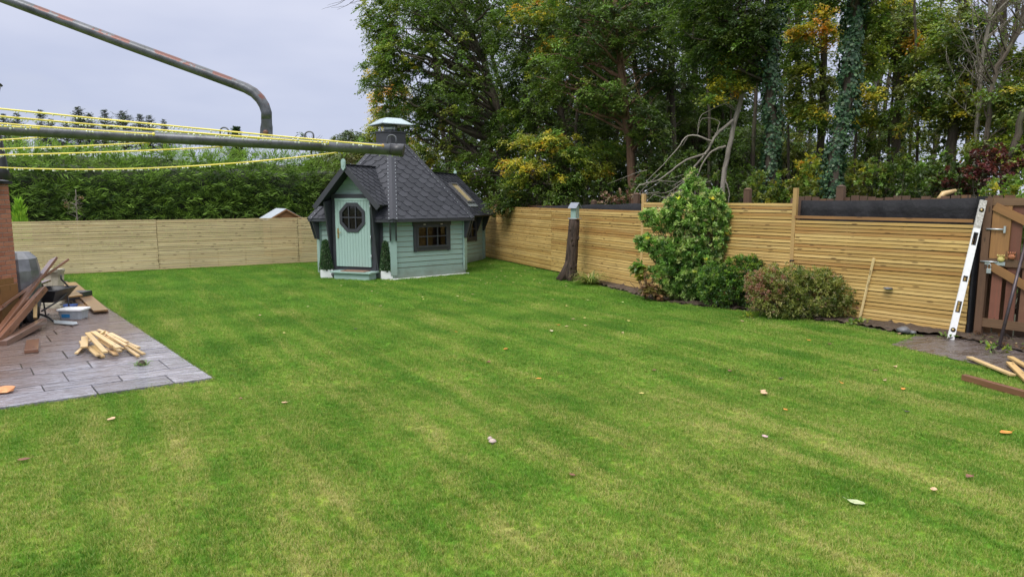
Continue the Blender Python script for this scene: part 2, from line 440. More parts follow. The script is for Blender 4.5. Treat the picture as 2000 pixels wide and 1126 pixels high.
# an overcast sky is brighter overhead than at the horizon
zen = mrange(nt, sx.outputs[2], .28, 1.0, 1.0, 2.2)
vm = N(nt, 'ShaderNodeVectorMath'); vm.operation = 'SCALE'; L(nt, tens, vm.inputs[0]); L(nt, zen, vm.inputs['Scale'])
cm = mix(nt, .93, sky.outputs[0], vm.outputs[0])
bg = N(nt, 'ShaderNodeBackground', Strength=.1); L(nt, cm, bg.inputs[0])
wo = N(nt, 'ShaderNodeOutputWorld'); L(nt, bg.outputs[0], wo.inputs[0])
sl = bpy.data.lights.new('sun', 'SUN'); sl.energy = 1.4; sl.angle = math.radians(24); sl.color = (1, .97, .93)
so = bpy.data.objects.new('sun', sl); col.objects.link(so)
sd = Vector((math.sin(SUN_AZ) * math.cos(SUN_EL), math.cos(SUN_AZ) * math.cos(SUN_EL), math.sin(SUN_EL)))
so.rotation_euler = (-sd).to_track_quat('-Z', 'Y').to_euler(); so.location = sd * 30
cam = bpy.data.cameras.new('camera'); cam.sensor_width = 36; cam.lens = 36 * F / 2000; cam.clip_end = 2000; cam.clip_start = .05
co = bpy.data.objects.new('camera', cam); col.objects.link(co)
co.location = (0, 0, CH); co.rotation_euler = (PI / 2 - PT, 0, 0); sc.camera = co
sc.render.engine = 'CYCLES'
sc.cycles.max_bounces = 7; sc.cycles.diffuse_bounces = 3; sc.cycles.glossy_bounces = 3; sc.cycles.transmission_bounces = 5; sc.cycles.transparent_max_bounces = 8
sc.cycles.use_denoising = True
sc.cycles.caustics_reflective = False; sc.cycles.caustics_refractive = False
sc.view_settings.view_transform = 'Standard'; sc.view_settings.look = 'None'; sc.view_settings.exposure = 0.47; sc.view_settings.gamma = 1

# ------------------------------------------------------------------ ground layout
FR_A = Vector((7.10, 10.45, 0)); FR_K = Pz(1250, 567); FR_B = Pz(950, 503)      # right fence, near to far, with a slight kink
FRu = (FR_K - FR_A).normalized(); FRn = Vector((FRu.y, -FRu.x, 0))     # n points to the wood
FRu2 = (FR_B - FR_K).normalized(); FRn2 = Vector((FRu2.y, -FRu2.x, 0)); TK = (FR_K - FR_A).length
def fra(t): return (FRu, FRn, Vector((0, 0, 1))) if t <= TK else (FRu2, FRn2, Vector((0, 0, 1)))
FL_A = Vector((-12.55, 18.89, 0)); FL_B = Vector((-6.5, 22.72, 0))
FLu = (FL_B - FL_A).normalized(); FLn = Vector((-FLu.y, FLu.x, 0))     # n points beyond the fence
def frp(t, off=0, z=0):
    if t <= TK: return FR_A + FRu * t + FRn * off + Vector((0, 0, z))
    return FR_K + FRu2 * (t - TK) + FRn2 * off + Vector((0, 0, z))
def flp(t, off=0, z=0): return FL_A + FLu * t + FLn * off + Vector((0, 0, z))
def inter(p, u, q, v):
    d = u.x * v.y - u.y * v.x; return ((q.x - p.x) * v.y - (q.y - p.y) * v.x) / d
PA = Pz(417, 742); PB = Pz(0, 801); PCc = Pz(130, 549)
pa_u = (PB - PA).normalized(); pa_v = (PCc - PA).normalized()
def pap(a, b, z=0): return PA + pa_u * a + pa_v * b + Vector((0, 0, z))
PLEN = (PCc - PA).length; PWID = 7.5
patio_poly = [pap(0, 0), pap(PWID, 0), pap(PWID, PLEN), pap(0, PLEN)]
bed_px = [(1150, 551), (1185, 562), (1225, 572), (1290, 590), (1380, 600), (1500, 612), (1600, 628), (1660, 634), (1760, 654), (1830, 657), (1898, 668), (2060, 705)]
bed_front = [Pz(*q) for q in bed_px]
bed_poly = bed_front + [frp(-2.2, .25), frp(9.6, .25), frp(9.3, -.05)]
path_poly = [Pz(*q) for q in [(1740, 674), (1790, 656), (1880, 661), (2060, 700), (2120, 790), (1985, 735), (1900, 711), (1800, 688)]]
t_c = inter(FL_A, FLu, FR_K, FRu2); CORN = FL_A + FLu * t_c
lawn_poly = [Vector((-18, -4, 0)), Vector((16, -4, 0)), frp(-9), FR_A, FR_K, CORN, flp(-8)]
S = 2.3; C0 = Pz(770, 546); HD = math.atan2(3.14, 17.92)
HD = 9.94 * PI / 180
HC = Vector((C0.x - S * math.sin(HD), C0.y + S * math.cos(HD), 0))
def hexpt(r, k, z=0):
    a = HD - PI / 2 + k * PI / 3
    return HC + Vector((r * math.cos(a), r * math.sin(a), z))
def inpoly(X, Y, poly):
    ins = np.zeros(len(X), bool); n = len(poly)
    for i in range(n):
        a, b = poly[i], poly[(i + 1) % n]
        if abs(b.y - a.y) < 1e-9: continue
        c = ((a.y > Y) != (b.y > Y)) & (X < (b.x - a.x) * (Y - a.y) / (b.y - a.y) + a.x)
        ins ^= c
    return ins
def sheet(name, poly, z, mat, kind='structure'):
    mb = MB(); mb.add([(p.x, p.y, z) for p in poly], [tuple(range(len(poly)))])
    o = mb.build(name, mat); tag(o, kind=kind); return o
g = MB(); g.add([(-200, -60, -.03), (200, -60, -.03), (200, 260, -.03), (-200, 260, -.03)], [(0, 1, 2, 3)])
tag(g.build('ground', M['ground']), kind='structure')
sheet('lawn', lawn_poly, 0.0, M['lawn'])

# grass blades: one clump instanced on many scattered points
def grass():
    pts = []
    def grid(sp, y0, y1):
        xs = np.arange(-14, 12, sp); ys = np.arange(y0, y1, sp)
        X, Y = np.meshgrid(xs, ys); X = X.ravel(); Y = Y.ravel()
        X = X + NR.uniform(-.5, .5, X.size) * sp; Y = Y + NR.uniform(-.5, .5, Y.size) * sp
        k = (np.abs(X) < Y * .80 + 1.3)
        return X[k], Y[k]
    allx, ally, alls = [], [], []
    for sp, y0, y1, s in ((.042, 2.2, 7.5, 1.0), (.056, 7.5, 13, 1.15), (.08, 13, 27, 1.5)):
        X, Y = grid(sp, y0, y1); allx.append(X); ally.append(Y); alls.append(np.full(X.size, s))
    X = np.concatenate(allx); Y = np.concatenate(ally); Sc = np.concatenate(alls)
    k = inpoly(X, Y, lawn_poly)
    inner = [pap(.035, .03), pap(PWID, .03), pap(PWID, PLEN - .02), pap(.035, PLEN - .02)]
    jx, jy = NR.normal(0, .03, X.size), NR.normal(0, .03, X.size)
    for poly in (inner, bed_poly, path_poly): k &= ~inpoly(X + jx, Y + jy, poly)
    k &= ~inpoly(X, Y, [hexpt(2.33, i) for i in range(6)])
    X, Y, Sc = X[k], Y[k], Sc[k]
    # clump
    vs = []; fs = []; rn = []
    for i in range(60):
        r = .038 * math.sqrt(R.random()); th = R.uniform(0, 2 * PI); x, y = r * math.cos(th), r * math.sin(th)
        h = R.uniform(.011, .029); a = R.uniform(0, 2 * PI); ln = R.uniform(.1, .9) * h; wd = R.uniform(.0010, .0018)
        dx, dy = math.cos(a), math.sin(a); b = len(vs)
        vs += [(x - dy * wd, y + dx * wd, 0), (x + dy * wd, y - dx * wd, 0),
               (x + dx * ln * .4 + dy * wd * .8, y + dy * ln * .4 - dx * wd * .8, h * .6), (x + dx * ln * .4 - dy * wd * .8, y + dy * ln * .4 + dx * wd * .8, h * .6),
               (x + dx * ln, y + dy * ln, h)]
        fs += [(b, b + 1, b + 2, b + 3), (b + 3, b + 2, b + 4)]; rn += [R.random()] * 5
    nb = len(vs); n = len(X)
    me = bpy.data.meshes.new('grass_blades')
    me.from_pydata(vs + [(float(a), float(b), 0.0) for a, b in zip(X, Y)], [], fs)
    me.materials.append(M['grass'])
    at = me.attributes.new('rnd', 'FLOAT', 'POINT'); at.data.foreach_set('value', rn + [0.0] * n)
    at = me.attributes.new('pt', 'BOOLEAN', 'POINT'); at.data.foreach_set('value', [False] * nb + [True] * n)
    at = me.attributes.new('scl', 'FLOAT', 'POINT'); at.data.foreach_set('value', [1.0] * nb + [float(q) for q in Sc])
    o = bpy.data.objects.new('grass', me); col.objects.link(o)
    tag(o, 'short mown green lawn grass with drier yellow streaks', 'grass', kind='stuff')
    ng = bpy.data.node_groups.new('scatter_grass', 'GeometryNodeTree')
    ng.interface.new_socket('Geometry', in_out='INPUT', socket_type='NodeSocketGeometry')
    ng.interface.new_socket('Geometry', in_out='OUTPUT', socket_type='NodeSocketGeometry')
    a = ng.nodes.new('NodeGroupInput'); z = ng.nodes.new('NodeGroupOutput')
    na = ng.nodes.new('GeometryNodeInputNamedAttribute'); na.data_type = 'BOOLEAN'; na.inputs['Name'].default_value = 'pt'
    ns = ng.nodes.new('GeometryNodeInputNamedAttribute'); ns.data_type = 'FLOAT'; ns.inputs['Name'].default_value = 'scl'
    sg = ng.nodes.new('GeometryNodeSeparateGeometry'); sg.domain = 'POINT'
    ip = ng.nodes.new('GeometryNodeInstanceOnPoints')
    rv = ng.nodes.new('FunctionNodeRandomValue'); rv.data_type = 'FLOAT_VECTOR'
    rv.inputs[0].default_value = (-.22, -.22, 0); rv.inputs[1].default_value = (.22, .22, 6.283)
    rs = ng.nodes.new('FunctionNodeRandomValue'); rs.data_type = 'FLOAT'; rs.inputs[2].default_value = .65; rs.inputs[3].default_value = 1.3
    ml = ng.nodes.new('ShaderNodeMath'); ml.operation = 'MULTIPLY'
    l = ng.links.new
    l(a.outputs[0], sg.inputs[0]); l(na.outputs[0], sg.inputs[1])
    l(sg.outputs[0], ip.inputs['Points']); l(sg.outputs[1], ip.inputs['Instance'])
    l(rv.outputs[0], ip.inputs['Rotation'])
    l([q for q in rs.outputs if q.enabled][0] if any(q.enabled for q in rs.outputs) else rs.outputs[1], ml.inputs[0]); l(ns.outputs[0], ml.inputs[1])
    l(ml.outputs[0], ip.inputs['Scale']); l(ip.outputs[0], z.inputs[0])
    md = o.modifiers.new('scatter', 'NODES'); md.node_group = ng
    print('grass clumps', n)
grass()

# soil bed along the right fence: lumpy sheet
def lumpy(name, poly, z, mat, amp, sp=.07):
    xs = [p.x for p in poly]; ys = [p.y for p in poly]
    X, Y = np.meshgrid(np.arange(min(xs), max(xs), sp), np.arange(min(ys), max(ys), sp))
    ins = inpoly(X.ravel(), Y.ravel(), poly).reshape(X.shape)
    Z = z + amp * (np.abs(NR.normal(0, .35, X.shape)) + .5 * (np.sin(X * 3.1 + Y * 2.3) * .5 + .5))
    idx = -np.ones(X.shape, int); vs = []; fs = []
    for i in range(X.shape[0]):
        for j in range(X.shape[1]):
            if ins[i, j]: idx[i, j] = len(vs); vs.append((X[i, j], Y[i, j], Z[i, j]))
    for i in range(X.shape[0] - 1):
        for j in range(X.shape[1] - 1):
            q = (idx[i, j], idx[i, j + 1], idx[i + 1, j + 1], idx[i + 1, j])
            if min(q) >= 0: fs.append(q)
    mb = MB(); mb.add(vs, fs, smooth=True); return mb.build(name, mat)
sheet('soil_edge', bed_poly, .008, M['soil'])
tag(lumpy('soil_bed', bed_poly, .012, M['soil'], .055), kind='structure')

# patio: mossy base and individual wet slabs
bmb = MB(); bmb.add([tuple(pap(a, b, .006)) for a, b in ((0, 0), (PWID, 0), (PWID, PLEN), (0, PLEN))], [(0, 1, 2, 3)])
pm = MB(); b = 0.0; hs = [.46, .32, .60, .46, .32, .60]; i = 0
while b < PLEN:
    h = hs[i % 6]; i += 1; h = min(h, PLEN - b)
    if h < .1: break
    a = -R.uniform(0, .4); a = 0
    first = True
    while a < PWID:
        wd = R.choice([.6, .75, .9, 1.05, 1.2]) * (R.uniform(.4, 1) if first else 1); first = False
        wd = min(wd, PWID - a)
        if wd < .05: break
        g_ = .0065; z1 = .03 + R.uniform(-.002, .002)
        j = lambda: R.uniform(-.003, .003)
        gv = .016; q = [(a + g_, b + gv), (a + wd - g_, b + gv), (a + wd - g_, b + h - gv), (a + g_, b + h - gv)]
        pm.prism([(x + j(), y + j()) for x, y in q][::-1], .0, z1, lambda u, v, z: pap(u, v, z))
        a += wd
    b += h
po = pm.build('patio', M['slab'], bevel=.004); tag(po, kind='structure')
pj = bmb.build('patio_base', M['grout']); tag(pj, kind='structure')
sheet('patio_edge', [pap(-.05, -.04), pap(PWID, -.04), pap(PWID, PLEN + .05), pap(-.05, PLEN + .05)], .003, M['soil'])
sheet('path', path_poly, .012, M['wetpath'])

# ------------------------------------------------------------------ fences
def slat_panel(mb, o, u, n, t0, t1, z0, z1, pitch, sw, th=.018, curve=0):
    z = z0 + sw / 2
    Lg = t1 - t0
    while z + sw / 2 <= z1 + .02:
        zz = z + R.uniform(-.0035, .0035)
        e0, e1 = R.uniform(0, .012), R.uniform(0, .012)
        c = o + u * ((t0 + e0 + t1 - e1) / 2) + n * R.uniform(-.003, .003) + Vector((0, 0, zz))
        tl = R.uniform(-.0011, .0011)
        x = (u + Vector((0, 0, tl))).normalized(); zv = Vector((0, 0, 1)); 
        mb.box(c, (Lg - e0 - e1, th, sw), (x, n, zv))
        z += pitch
def battens(fp, o, u, n, t0, t1, z0, z1, step=.9, off=.03):
    k = max(1, int(round((t1 - t0) / step)))
    for i in range(k + 1):
        t = t0 + .03 + (t1 - t0 - .06) * i / k
        mb = MB(); mb.box(o + u * t + n * off + Vector((0, 0, (z0 + z1) / 2)), (.045, .036, z1 - z0 - .01), (u, n, Vector((0, 0, 1)))); mb.build('batten', M['old_brown'], fp)
# left fence
def tpx(px, o, u):      # distance along a fence line seen at photo column px
    k = (px - 1000) / F * 1.0
    # at ground level use the true ray; iterate on y
    lo, hi = -30, 40
    d = ray(px, 480)
    den = u.x * d.y - u.y * d.x
    return (d.x * o.y - d.y * o.x) / den
lf = empty('slatted_fence', flp(0), 'long low fence of pale horizontal slats in front of the conifer hedge', 'fence')
seams = [-6.0, tpx(308, FL_A, FLu), tpx(583, FL_A, FLu), tpx(700, FL_A, FLu), t_c - .05]
seams = sorted(seams)
for i in range(len(seams) - 1):
    mb = MB(); slat_panel(mb, FL_A, FLu, FLn, seams[i], seams[i + 1], .03, 1.49, .0545, .0445)
    mb.build('slat_panel', M['fence_pale'], lf)
    battens(lf, FL_A, FLu, FLn, seams[i], seams[i + 1], .02, 1.47)
for t in seams:
    mb = MB(); mb.box(flp(t, .09, .73), (.09, .09, 1.46), (FLu, FLn, Vector((0, 0, 1)))); mb.build('post', M['post_new'], lf)
mb = MB(); mb.box(FL_A + FLu * ((seams[0] + seams[-1]) / 2) + Vector((0, 0, .012)) + FLn * .0, (seams[-1] - seams[0], .05, .03), (FLu, FLn, Vector((0, 0, 1)))); mb.build('gravel_board', M['old_brown'], lf)
# right fence
rf = empty('slatted_fence', frp(0), 'tall fence of golden horizontal slats stepping along the edge of the wood', 'fence')
T = [0.03, tpx(1548, FR_A, FRu), TK, TK + tpx(1077, FR_K, FRu2), TK + (CORN - FR_K).length - .02]
tops = [1.74, 2.02, 1.84, 1.84]
print('seams right', T)
for i in range(4):
    o_f, u_f, n_f, dt = (FR_A, FRu, FRn, 0) if i < 2 else (FR_K, FRu2, FRn2, TK)
    mb = MB(); slat_panel(mb, o_f, u_f, n_f, T[i] - dt, T[i + 1] - dt, .05, tops[i], .062 if i < 2 else .060, .0505)
    mb.build('slat_panel', M['fence_gold'], rf)
    battens(rf, o_f, u_f, n_f, T[i] - dt, T[i + 1] - dt, .02, tops[i] - .02)
for t, h in ((T[1], 2.31), (T[2] - .03, 2.22), (T[3], 1.75), (T[4], 1.75)):
    mb = MB(); mb.box(frp(t, .02 if h > 2 else .08, h / 2), (.075, .075, h), (FRu, FRn, Vector((0, 0, 1)))); mb.build('post', M['post_new'], rf)
mb = MB(); mb.box(frp((T[0] + T[1]) / 2, -.005, 1.775), (T[1] - T[0] - .05, .05, .05), (FRu, FRn, Vector((0, 0, 1)))); mb.build('top_rail', M['brace'], rf)
# black membrane stretched above the slats, continued behind them to darken the gaps
def membrane(t0, t1, za, zb, off, label, name='membrane'):
    mb = MB(); n = 60; vs = []; fs = []
    rows = 12
    for i in range(n + 1):
        f = i / n; t = t0 + (t1 - t0) * f
        for k in range(rows):
            g_ = k / (rows - 1); z = (za[0] * (1 - f) + za[1] * f) * (1 - g_) + (zb(f)) * g_
            wv = .012 * math.sin(f * 61 + g_ * 9) * g_ + .010 * math.sin(f * 37 - g_ * 14) + .018 * math.sin(f * 23 + g_ * 3) * (1 - .3 * g_) + .014 * math.sin(f * 9 - g_ * 5 + 1) + .012 * math.sin((f * 5 - g_ * .6) * 9)
            vs.append(frp(t, off + wv, z))
    for i in range(n):
        for k in range(rows - 1):
            a = i * rows + k; fs.append((a, a + rows, a + rows + 1, a + 1))
    mb.add(vs, fs, smooth=True); o = mb.build(name, M['membrane'])
    s_ = o.modifiers.new('thick', 'SOLIDIFY'); s_.thickness = .002
    return tag(o, label, 'membrane')
m_, nt_ = newmat('black_weed_membrane'); lo_ = attr(nt_, 'loc').outputs['Vector']; n_ = noise(nt_, lo_, 9, 4, .6)
finish(nt_, mix(nt_, n_, (.010, .010, .012), (.022, .022, .025)), .72, n_, .8, .03, spec=.25); M['membrane'] = m_
membrane(.02, T[1] - .06, (.06, .06), lambda f: 2.13 - .05 * f - .02 * math.sin(f * PI), .11, 'black membrane strip stretched above the nearest fence panel')
membrane(T[2] + .05, T[3] + 1.2, (.06, .06), lambda f: 1.99 - .13 * f ** 1.5 + .012 * math.sin(f * 20), .11, 'low black membrane strip sagging above the fence behind the birdhouse')
membrane(T[1] + .05, T[2] - .06, (.06, .06), lambda f: 1.97, .11, 'black membrane added behind the tallest fence panel to darken the gaps between its slats')
mb = MB(); mb.box(frp(-.0, .055, 1.03), (.03, .16, 2.05), (FRu, FRn, Vector((0, 0, 1)))); mb.box(frp(-.01, .07, 2.1), (.10, .14, .1), (FRu, FRn, Vector((0, 0, 1))))
tag(mb.build('membrane_wrap', M['membrane']), 'black membrane folded round the fence end next to the gate', 'membrane')
# old picket fence behind
of = empty('picket_fence', frp(3, .42), 'old red brown picket fence showing behind the new slatted fence', 'fence')
mb = MB(); t = -1.0
while t < 14.5:
    wd = R.uniform(.12, .14); h = (2.15 if t < 3.3 else 1.93) - .004 * t + R.uniform(-.035, .03)
    mb.box(frp(t, .42 + R.uniform(-.004, .004), h / 2), (wd, .02, h), fra(t)); t += wd + R.uniform(.012, .02)
mb.build('picket_row', M['old_brown'], of)
for z in (.4, 1.85):
    mb = MB(); mb.beam(frp(-1, .46, z), frp(TK - .1, .46, z), .05, .09); mb.build('rail', M['old_brown'], of)
    mb = MB(); mb.beam(frp(TK + .1, .46, z), frp(14.5, .46, z), .05, .09); mb.build('rail', M['old_brown'], of)
for px, h in ((1637, 2.33), (1457, 2.30), (1388, 2.25), (1243, 2.22), (1160, 2.05), (972, 2.02)):
    t = tpx(px, frp(0, .40), FRu) if px > 1250 else TK + tpx(px, FR_K + FRn2 * .4, FRu2)
    mb = MB(); mb.box(frp(t, .38, h / 2), (.13, .10, h), (FRu, FRn, Vector((0, 0, 1)))); mb.lathe([(.085, 0), (.02, .03)], frp(t, .38, h), 4, ph=PI / 4 + math.atan2(FRu.y, FRu.x), smooth=False); mb.build('post', M['old_brown'], of)

# ------------------------------------------------------------------ gate
M['gate_rail'] = wood('brown_gate_rail', (.15, .085, .045), (.19, .11, .055), (.07, .04, .02), .6)
gt = empty('wooden_gate', frp(-.4), 'closed wooden gate of weathered red boards with orange diagonal braces', 'gate')
Z = Vector((0, 0, 1)); ga = (-FRu, FRn, Z)
def gb(t, z, w_, h_, off=.05, th=.02): mb.box(frp(-t, off, z), (w_, th, h_), ga)
k = 0
for j in range(9):
    mb = MB(); t = .30 + j * .19
    mb.box(frp(-t, .07, 1.12), (.135, .02, 1.85), ga); mb.build('board', M['old_red'], gt)
for z, h_ in ((2.07, .11), (1.16, .11), (.235, .13)):
    mb = MB(); mb.box(frp(-1.02, .04, z), (1.75, .036, h_), ga); mb.build('rail', M['gate_rail'], gt)
mb = MB(); mb.box(frp(-.30, .045, 1.62), (.24, .03, .80), ga); mb.build('patch_board', M['brace'], gt)
for (a, za), (b2, zb) in (((.20, 2.0), (1.35, 1.40)), ((.20, 1.12), (1.45, .40))):
    mb = MB(); mb.beam(frp(-a, .012, za), frp(-b2, .012, zb), .02, .12, up=Z); mb.build('brace', M['brace'], gt)
mb = MB(); mb.box(frp(-.12, .06, 1.06), (.10, .10, 2.12), ga)
tag(mb.build('gate_post', M['old_brown']), 'dark wooden post between fence end and gate', 'post')
# bolts, hasp and padlock
mb = MB(); mb.tube([frp(-.12, .0, 1.66), frp(-.34, .0, 1.66)], .012, 8); mb.box(frp(-.36, .0, 1.66), (.025, .03, .10), ga); mb.build('bolt', M['galv'], gt)
mb = MB(); mb.box(frp(-.27, .012, 1.15), (.26, .012, .055), ga); mb.tube([frp(-.08, -.005, 1.17), frp(-.3, -.005, 1.17)], .01, 8); mb.build('hasp', M['galv'], gt)
pl = empty('padlock', frp(-.21, -.02, 1.1), 'silver padlock hanging from the gate hasp', 'padlock')
mb = MB(); mb.box(frp(-.21, -.02, 1.03), (.06, .022, .07), ga); mb.build('lock_body', M['galv'], pl, bevel=.004)
mb = MB(); mb.tube([frp(-.19, -.02, 1.06), frp(-.19, -.02, 1.12), frp(-.21, -.02, 1.14), frp(-.23, -.02, 1.12), frp(-.23, -.02, 1.06)], .005, 6); mb.build('shackle', M['galv'], pl)

# spirit level
def lerp(a, b, f): return a + (b - a) * f
p0 = Pz(1856, 664, .0); p1 = frp(.08, -.08); tp = PPl(1921, 391, frp(0, -.06), FRn)
lv = empty('spirit_level', p0, 'long white spirit level leaning against the end of the slatted fence', 'spirit level')
mb = MB(); x = (tp - p0); LL = x.length; xn = x.normalized(); side = Vector((1, -.25, 0)).normalized(); side = (side - xn * side.dot(xn)).normalized(); nn = xn.cross(side)
def lvseg(f0, f1, w0=-.046, w1=.046, th=.028):
    c = p0 + xn * (LL * (f0 + f1) / 2) + side * ((w0 + w1) / 2); mb.box(c, (LL * (f1 - f0), w1 - w0, th), (xn, side, nn))
cuts = [(.20, .28), (.42, .46), (.68, .77)]
lvseg(0, .20); lvseg(.28, .42); lvseg(.46, .68); lvseg(.77, .80)
for a, b2 in cuts: lvseg(a, b2, -.046, -.03); lvseg(a, b2, .03, .046)
mb.build('body', M['white'], lv)
mb = MB(); lvseg(.80, 1.0); mb.build('muddy_end', plain('muddy_paint', (.45, .42, .37), .7, .5, 40, c2=(.62, .60, .57)), lv)
for f in (.075, .93):
    mb = MB(); c = p0 + xn * (LL * f) ; mb.lathe([(.035, -.017), (.035, .017)], c, 14, ax=(xn, side, nn)); mb.lathe([(.02, -.019), (.02, .019)], c, 14, mi=1, ax=(xn, side, nn))
    mb.build('vial', [M['dark'], M['brass']], lv)
for a, b2 in cuts:
    mb = MB(); 
    c = p0 + xn * (LL * (a + b2) / 2)
    for s_ in (-1, 1):
        mb.box(c + side * s_ * .025, (LL * (b2 - a), .012, .032), (xn, side, nn)); mb.box(c + xn * s_ * (LL * (b2 - a) / 2 - .006), (.012, .06, .032), (xn, side, nn))
    mb.build('grip', M['dark'], lv)
M['batten_pale'] = wood('pale_batten_wood', (.80, .62, .30), (.84, .66, .34), (.55, .38, .16), .55)
# leaning sticks and poles
def stick(name, a, b_, w_, t_, mat, label, cat, group=None, bevel=.003, up=(0, 0, 1)):
    mb = MB(); mb.beam(a, b_, w_, t_, up); o = mb.build(name, mat, bevel=bevel, loc=a); return tag(o, label, cat, group)
stick('batten_stick', Pz(1678, 625, .02), PPl(1707, 504, frp(0, -.05), FRn), .038, .02, M['batten_pale'], 'thin pale batten leaning upright against the slatted fence beside the red tinged bush', 'batten')
stick('batten_stick', PPl(1380, 527, frp(0, -.22), FRn), PPl(1646, 540, frp(0, -.12), FRn), .03, .02, M['offcut'], 'thin pale batten lying level behind the low bushes', 'batten')
mb = MB(); a = Pz(1949, 684, 0); b_ = PY(2012, 440, 9.95); mb.tube([a, b_], .022, 8)
tag(mb.build('metal_pole', plain('dark_brown_steel', (.07, .055, .06), .35, .3, 12, metal=.5), loc=a), 'dark metal pole leaning on the wooden gate', 'pole')
mb = MB(); q = PPl(1553, 509, frp(0, -.06), FRn); mb.tube([q - FRu * -.08, q + FRu * .02, q + FRu * .1, q + FRu * .1 - Z * .03], .014, 8)
tag(mb.build('tool_handle', M['dark'], loc=q), 'small black tool handle hooked on the fence above the red tinged bush', 'tool')
mb = MB(); q = PPl(1734, 565, frp(0, -.06), FRn); mb.lathe([(.03, 0), (.075, .012), (.07, .03), (.02, .038)], q, 10, ax=(FRu, FRn, Z))
tag(mb.build('bracket', plain('grey_plastic', (.12, .125, .13), .4, .2), loc=q), 'small grey plastic cap fixed low on the nearest fence panel', 'bracket')
# timbers lying at bottom right
for (a, b2, w_, t_, m, lab) in (
    ((1893, 697), (1978, 732), .075, .025, 'offcut', 'single pale batten lying on wet path edge, end towards the lawn'),
    ((1973, 697), (2040, 735), .07, .03, 'offcut', 'pale batten at the right edge crossing over another beside the path'),
    ((1972, 708), (2030, 765), .08, .03, 'post_new', 'wider pale batten lying lowest at the right edge of the lawn')):
    stick('batten', Pz(*a, .05), Pz(*b2, .05), w_, t_, M[m], lab, 'batten')
stick('timber_post', Pz(1882, 736, .05), Pz(2060, 785, .05), .07, .07, M['brown_plank'], 'dark brown timber lying on the lawn at the right edge', 'timber')
mb = MB(); q = PY(1832, 389, 11.6); mb.tube([q, PY(1843, 378, 11.6), PY(1866, 372, 11.7)], [.03, .05, .03], 6); tag(mb.build('split_wood', M['offcut'], loc=q), 'curved pale split of wood resting on top of the picket fence', 'wood')
def stone(c, r, seed, mat, label, name='stone', cat='stone', squash=.6):
    rr = random.Random(seed); mb = MB(); mb.lathe([(r * .2, 0), (r, r * squash * .3), (r * .9, r * squash), (r * .4, r * squash * 1.5)], c, 8)
    mb.v = [(v[0] + rr.uniform(-.15, .15) * r, v[1] + rr.uniform(-.15, .15) * r, v[2] + rr.uniform(-.1, .1) * r) for v in mb.v]
    o = mb.build(name, mat, loc=c); return tag(o, label, cat)
M['rock'] = plain('wet_grey_rock', (.10, .10, .105), .4, .4, 9)
stone(Pz(1765, 650, .02), .11, 1, M['rock'], 'flat dark wet stone on the soil below the nearest fence panel')
stone(Pz(1783, 652, .02), .06, 2, M['rock'], 'small dark stone touching the flat stone by the path')
# gate-side rags
for px, py, c, lab in ((1955, 505, (.50, .42, .14), 'yellow glove stuck on the gate middle rail'), (1976, 500, (.34, .13, .06), 'orange and yellow glove draped over the gate middle rail')):
    q = PPl(px, py, frp(0, .0), FRn); mb = MB()
    mb.lathe([(.02, -.05), (.045, -.03), (.05, .0), (.03, .03)], q, 8, ax=(FRu, FRn * .5, Z))
    for k in range(4): mb.tube([q + FRu * (k - 1.5) * .02 + Z * .02, q + FRu * ((k - 1.5) * .03) + Z * .06 - FRn * .02], [.012, .008], 6)
    tag(mb.build('glove', plain('glove_fabric', c, .8, .3, 30), loc=q), lab, 'glove')

# ------------------------------------------------------------------ cabin
cab = empty('garden_cabin', HC, 'hexagonal sage green timber cabin with steep charcoal shingle roof and rear extension', 'cabin')
EZ = 1.58; ER = 2.58; TZ = 3.62; TR = .50
class Wall:
    def __init__(s, A, B):
        s.A = A.copy(); s.u = (B - A).normalized(); s.n = Vector((s.u.y, -s.u.x, 0)); s.L = (B - A).length
    def p(s, u, z, n=0.): return s.A + s.u * u + s.n * n + Vector((0, 0, z))
    def ax(s): return (s.u, s.n, Z)
def cladding(mb, W, z0, z1, holes=(), pitch=.137, u0=.0, u1=None):
    u1 = W.L if u1 is None else u1
    z = z0
    while z < z1 - .01:
        h = min(pitch, z1 - z) - .013
        segs = [(u0, u1)]
        for (a, b2, c, d) in holes:
            if z + h > c and z < d:
                ns = []
                for (p, q) in segs:
                    if b2 <= p or a >= q: ns.append((p, q)); continue
                    if a > p: ns.append((p, a))
                    if b2 < q: ns.append((b2, q))
                segs = ns
        for p, q in segs:
            # boards lean very slightly so the lower edge stands proud
            zc = z + h / 2
            ax = (W.u, (W.n + Z * .10).normalized(), (Z - W.n * .10).normalized())
            mb.box(W.p((p + q) / 2, zc, -.012), (q - p, .026, h), ax)
        z += pitch
def backing(mb, W, z0, z1, holes, mi=0, off=-.035, th=.014, u0=.0, u1=None):
    u1 = W.L if u1 is None else u1
    holes = [(a, b_, c, min(d, z1)) for a, b_, c, d in holes]
    us = sorted({u0, u1, *[h[0] for h in holes], *[h[1] for h in holes]}); zs = sorted({z0, z1, *[h[2] for h in holes], *[h[3] for h in holes]})
    for i in range(len(us) - 1):
        for j in range(len(zs) - 1):
            uc, zc = (us[i] + us[i + 1]) / 2, (zs[j] + zs[j + 1]) / 2
            if any(h[0] < uc < h[1] and h[2] < zc < h[3] for h in holes): continue
            mb.box(W.p(uc, zc, off), (us[i + 1] - us[i], th, zs[j + 1] - zs[j]), W.ax(), mi=mi)
walls = [Wall(hexpt(S, k), hexpt(S, k + 1)) for k in range(6)]     # wall k: corner k -> k+1 ; outward n
WIN = (.69, 1.69, .80, 1.40)
DW = walls[5]; DC = 1.19
DOORH = (DC - .55, DC + .55, .25, 2.12)
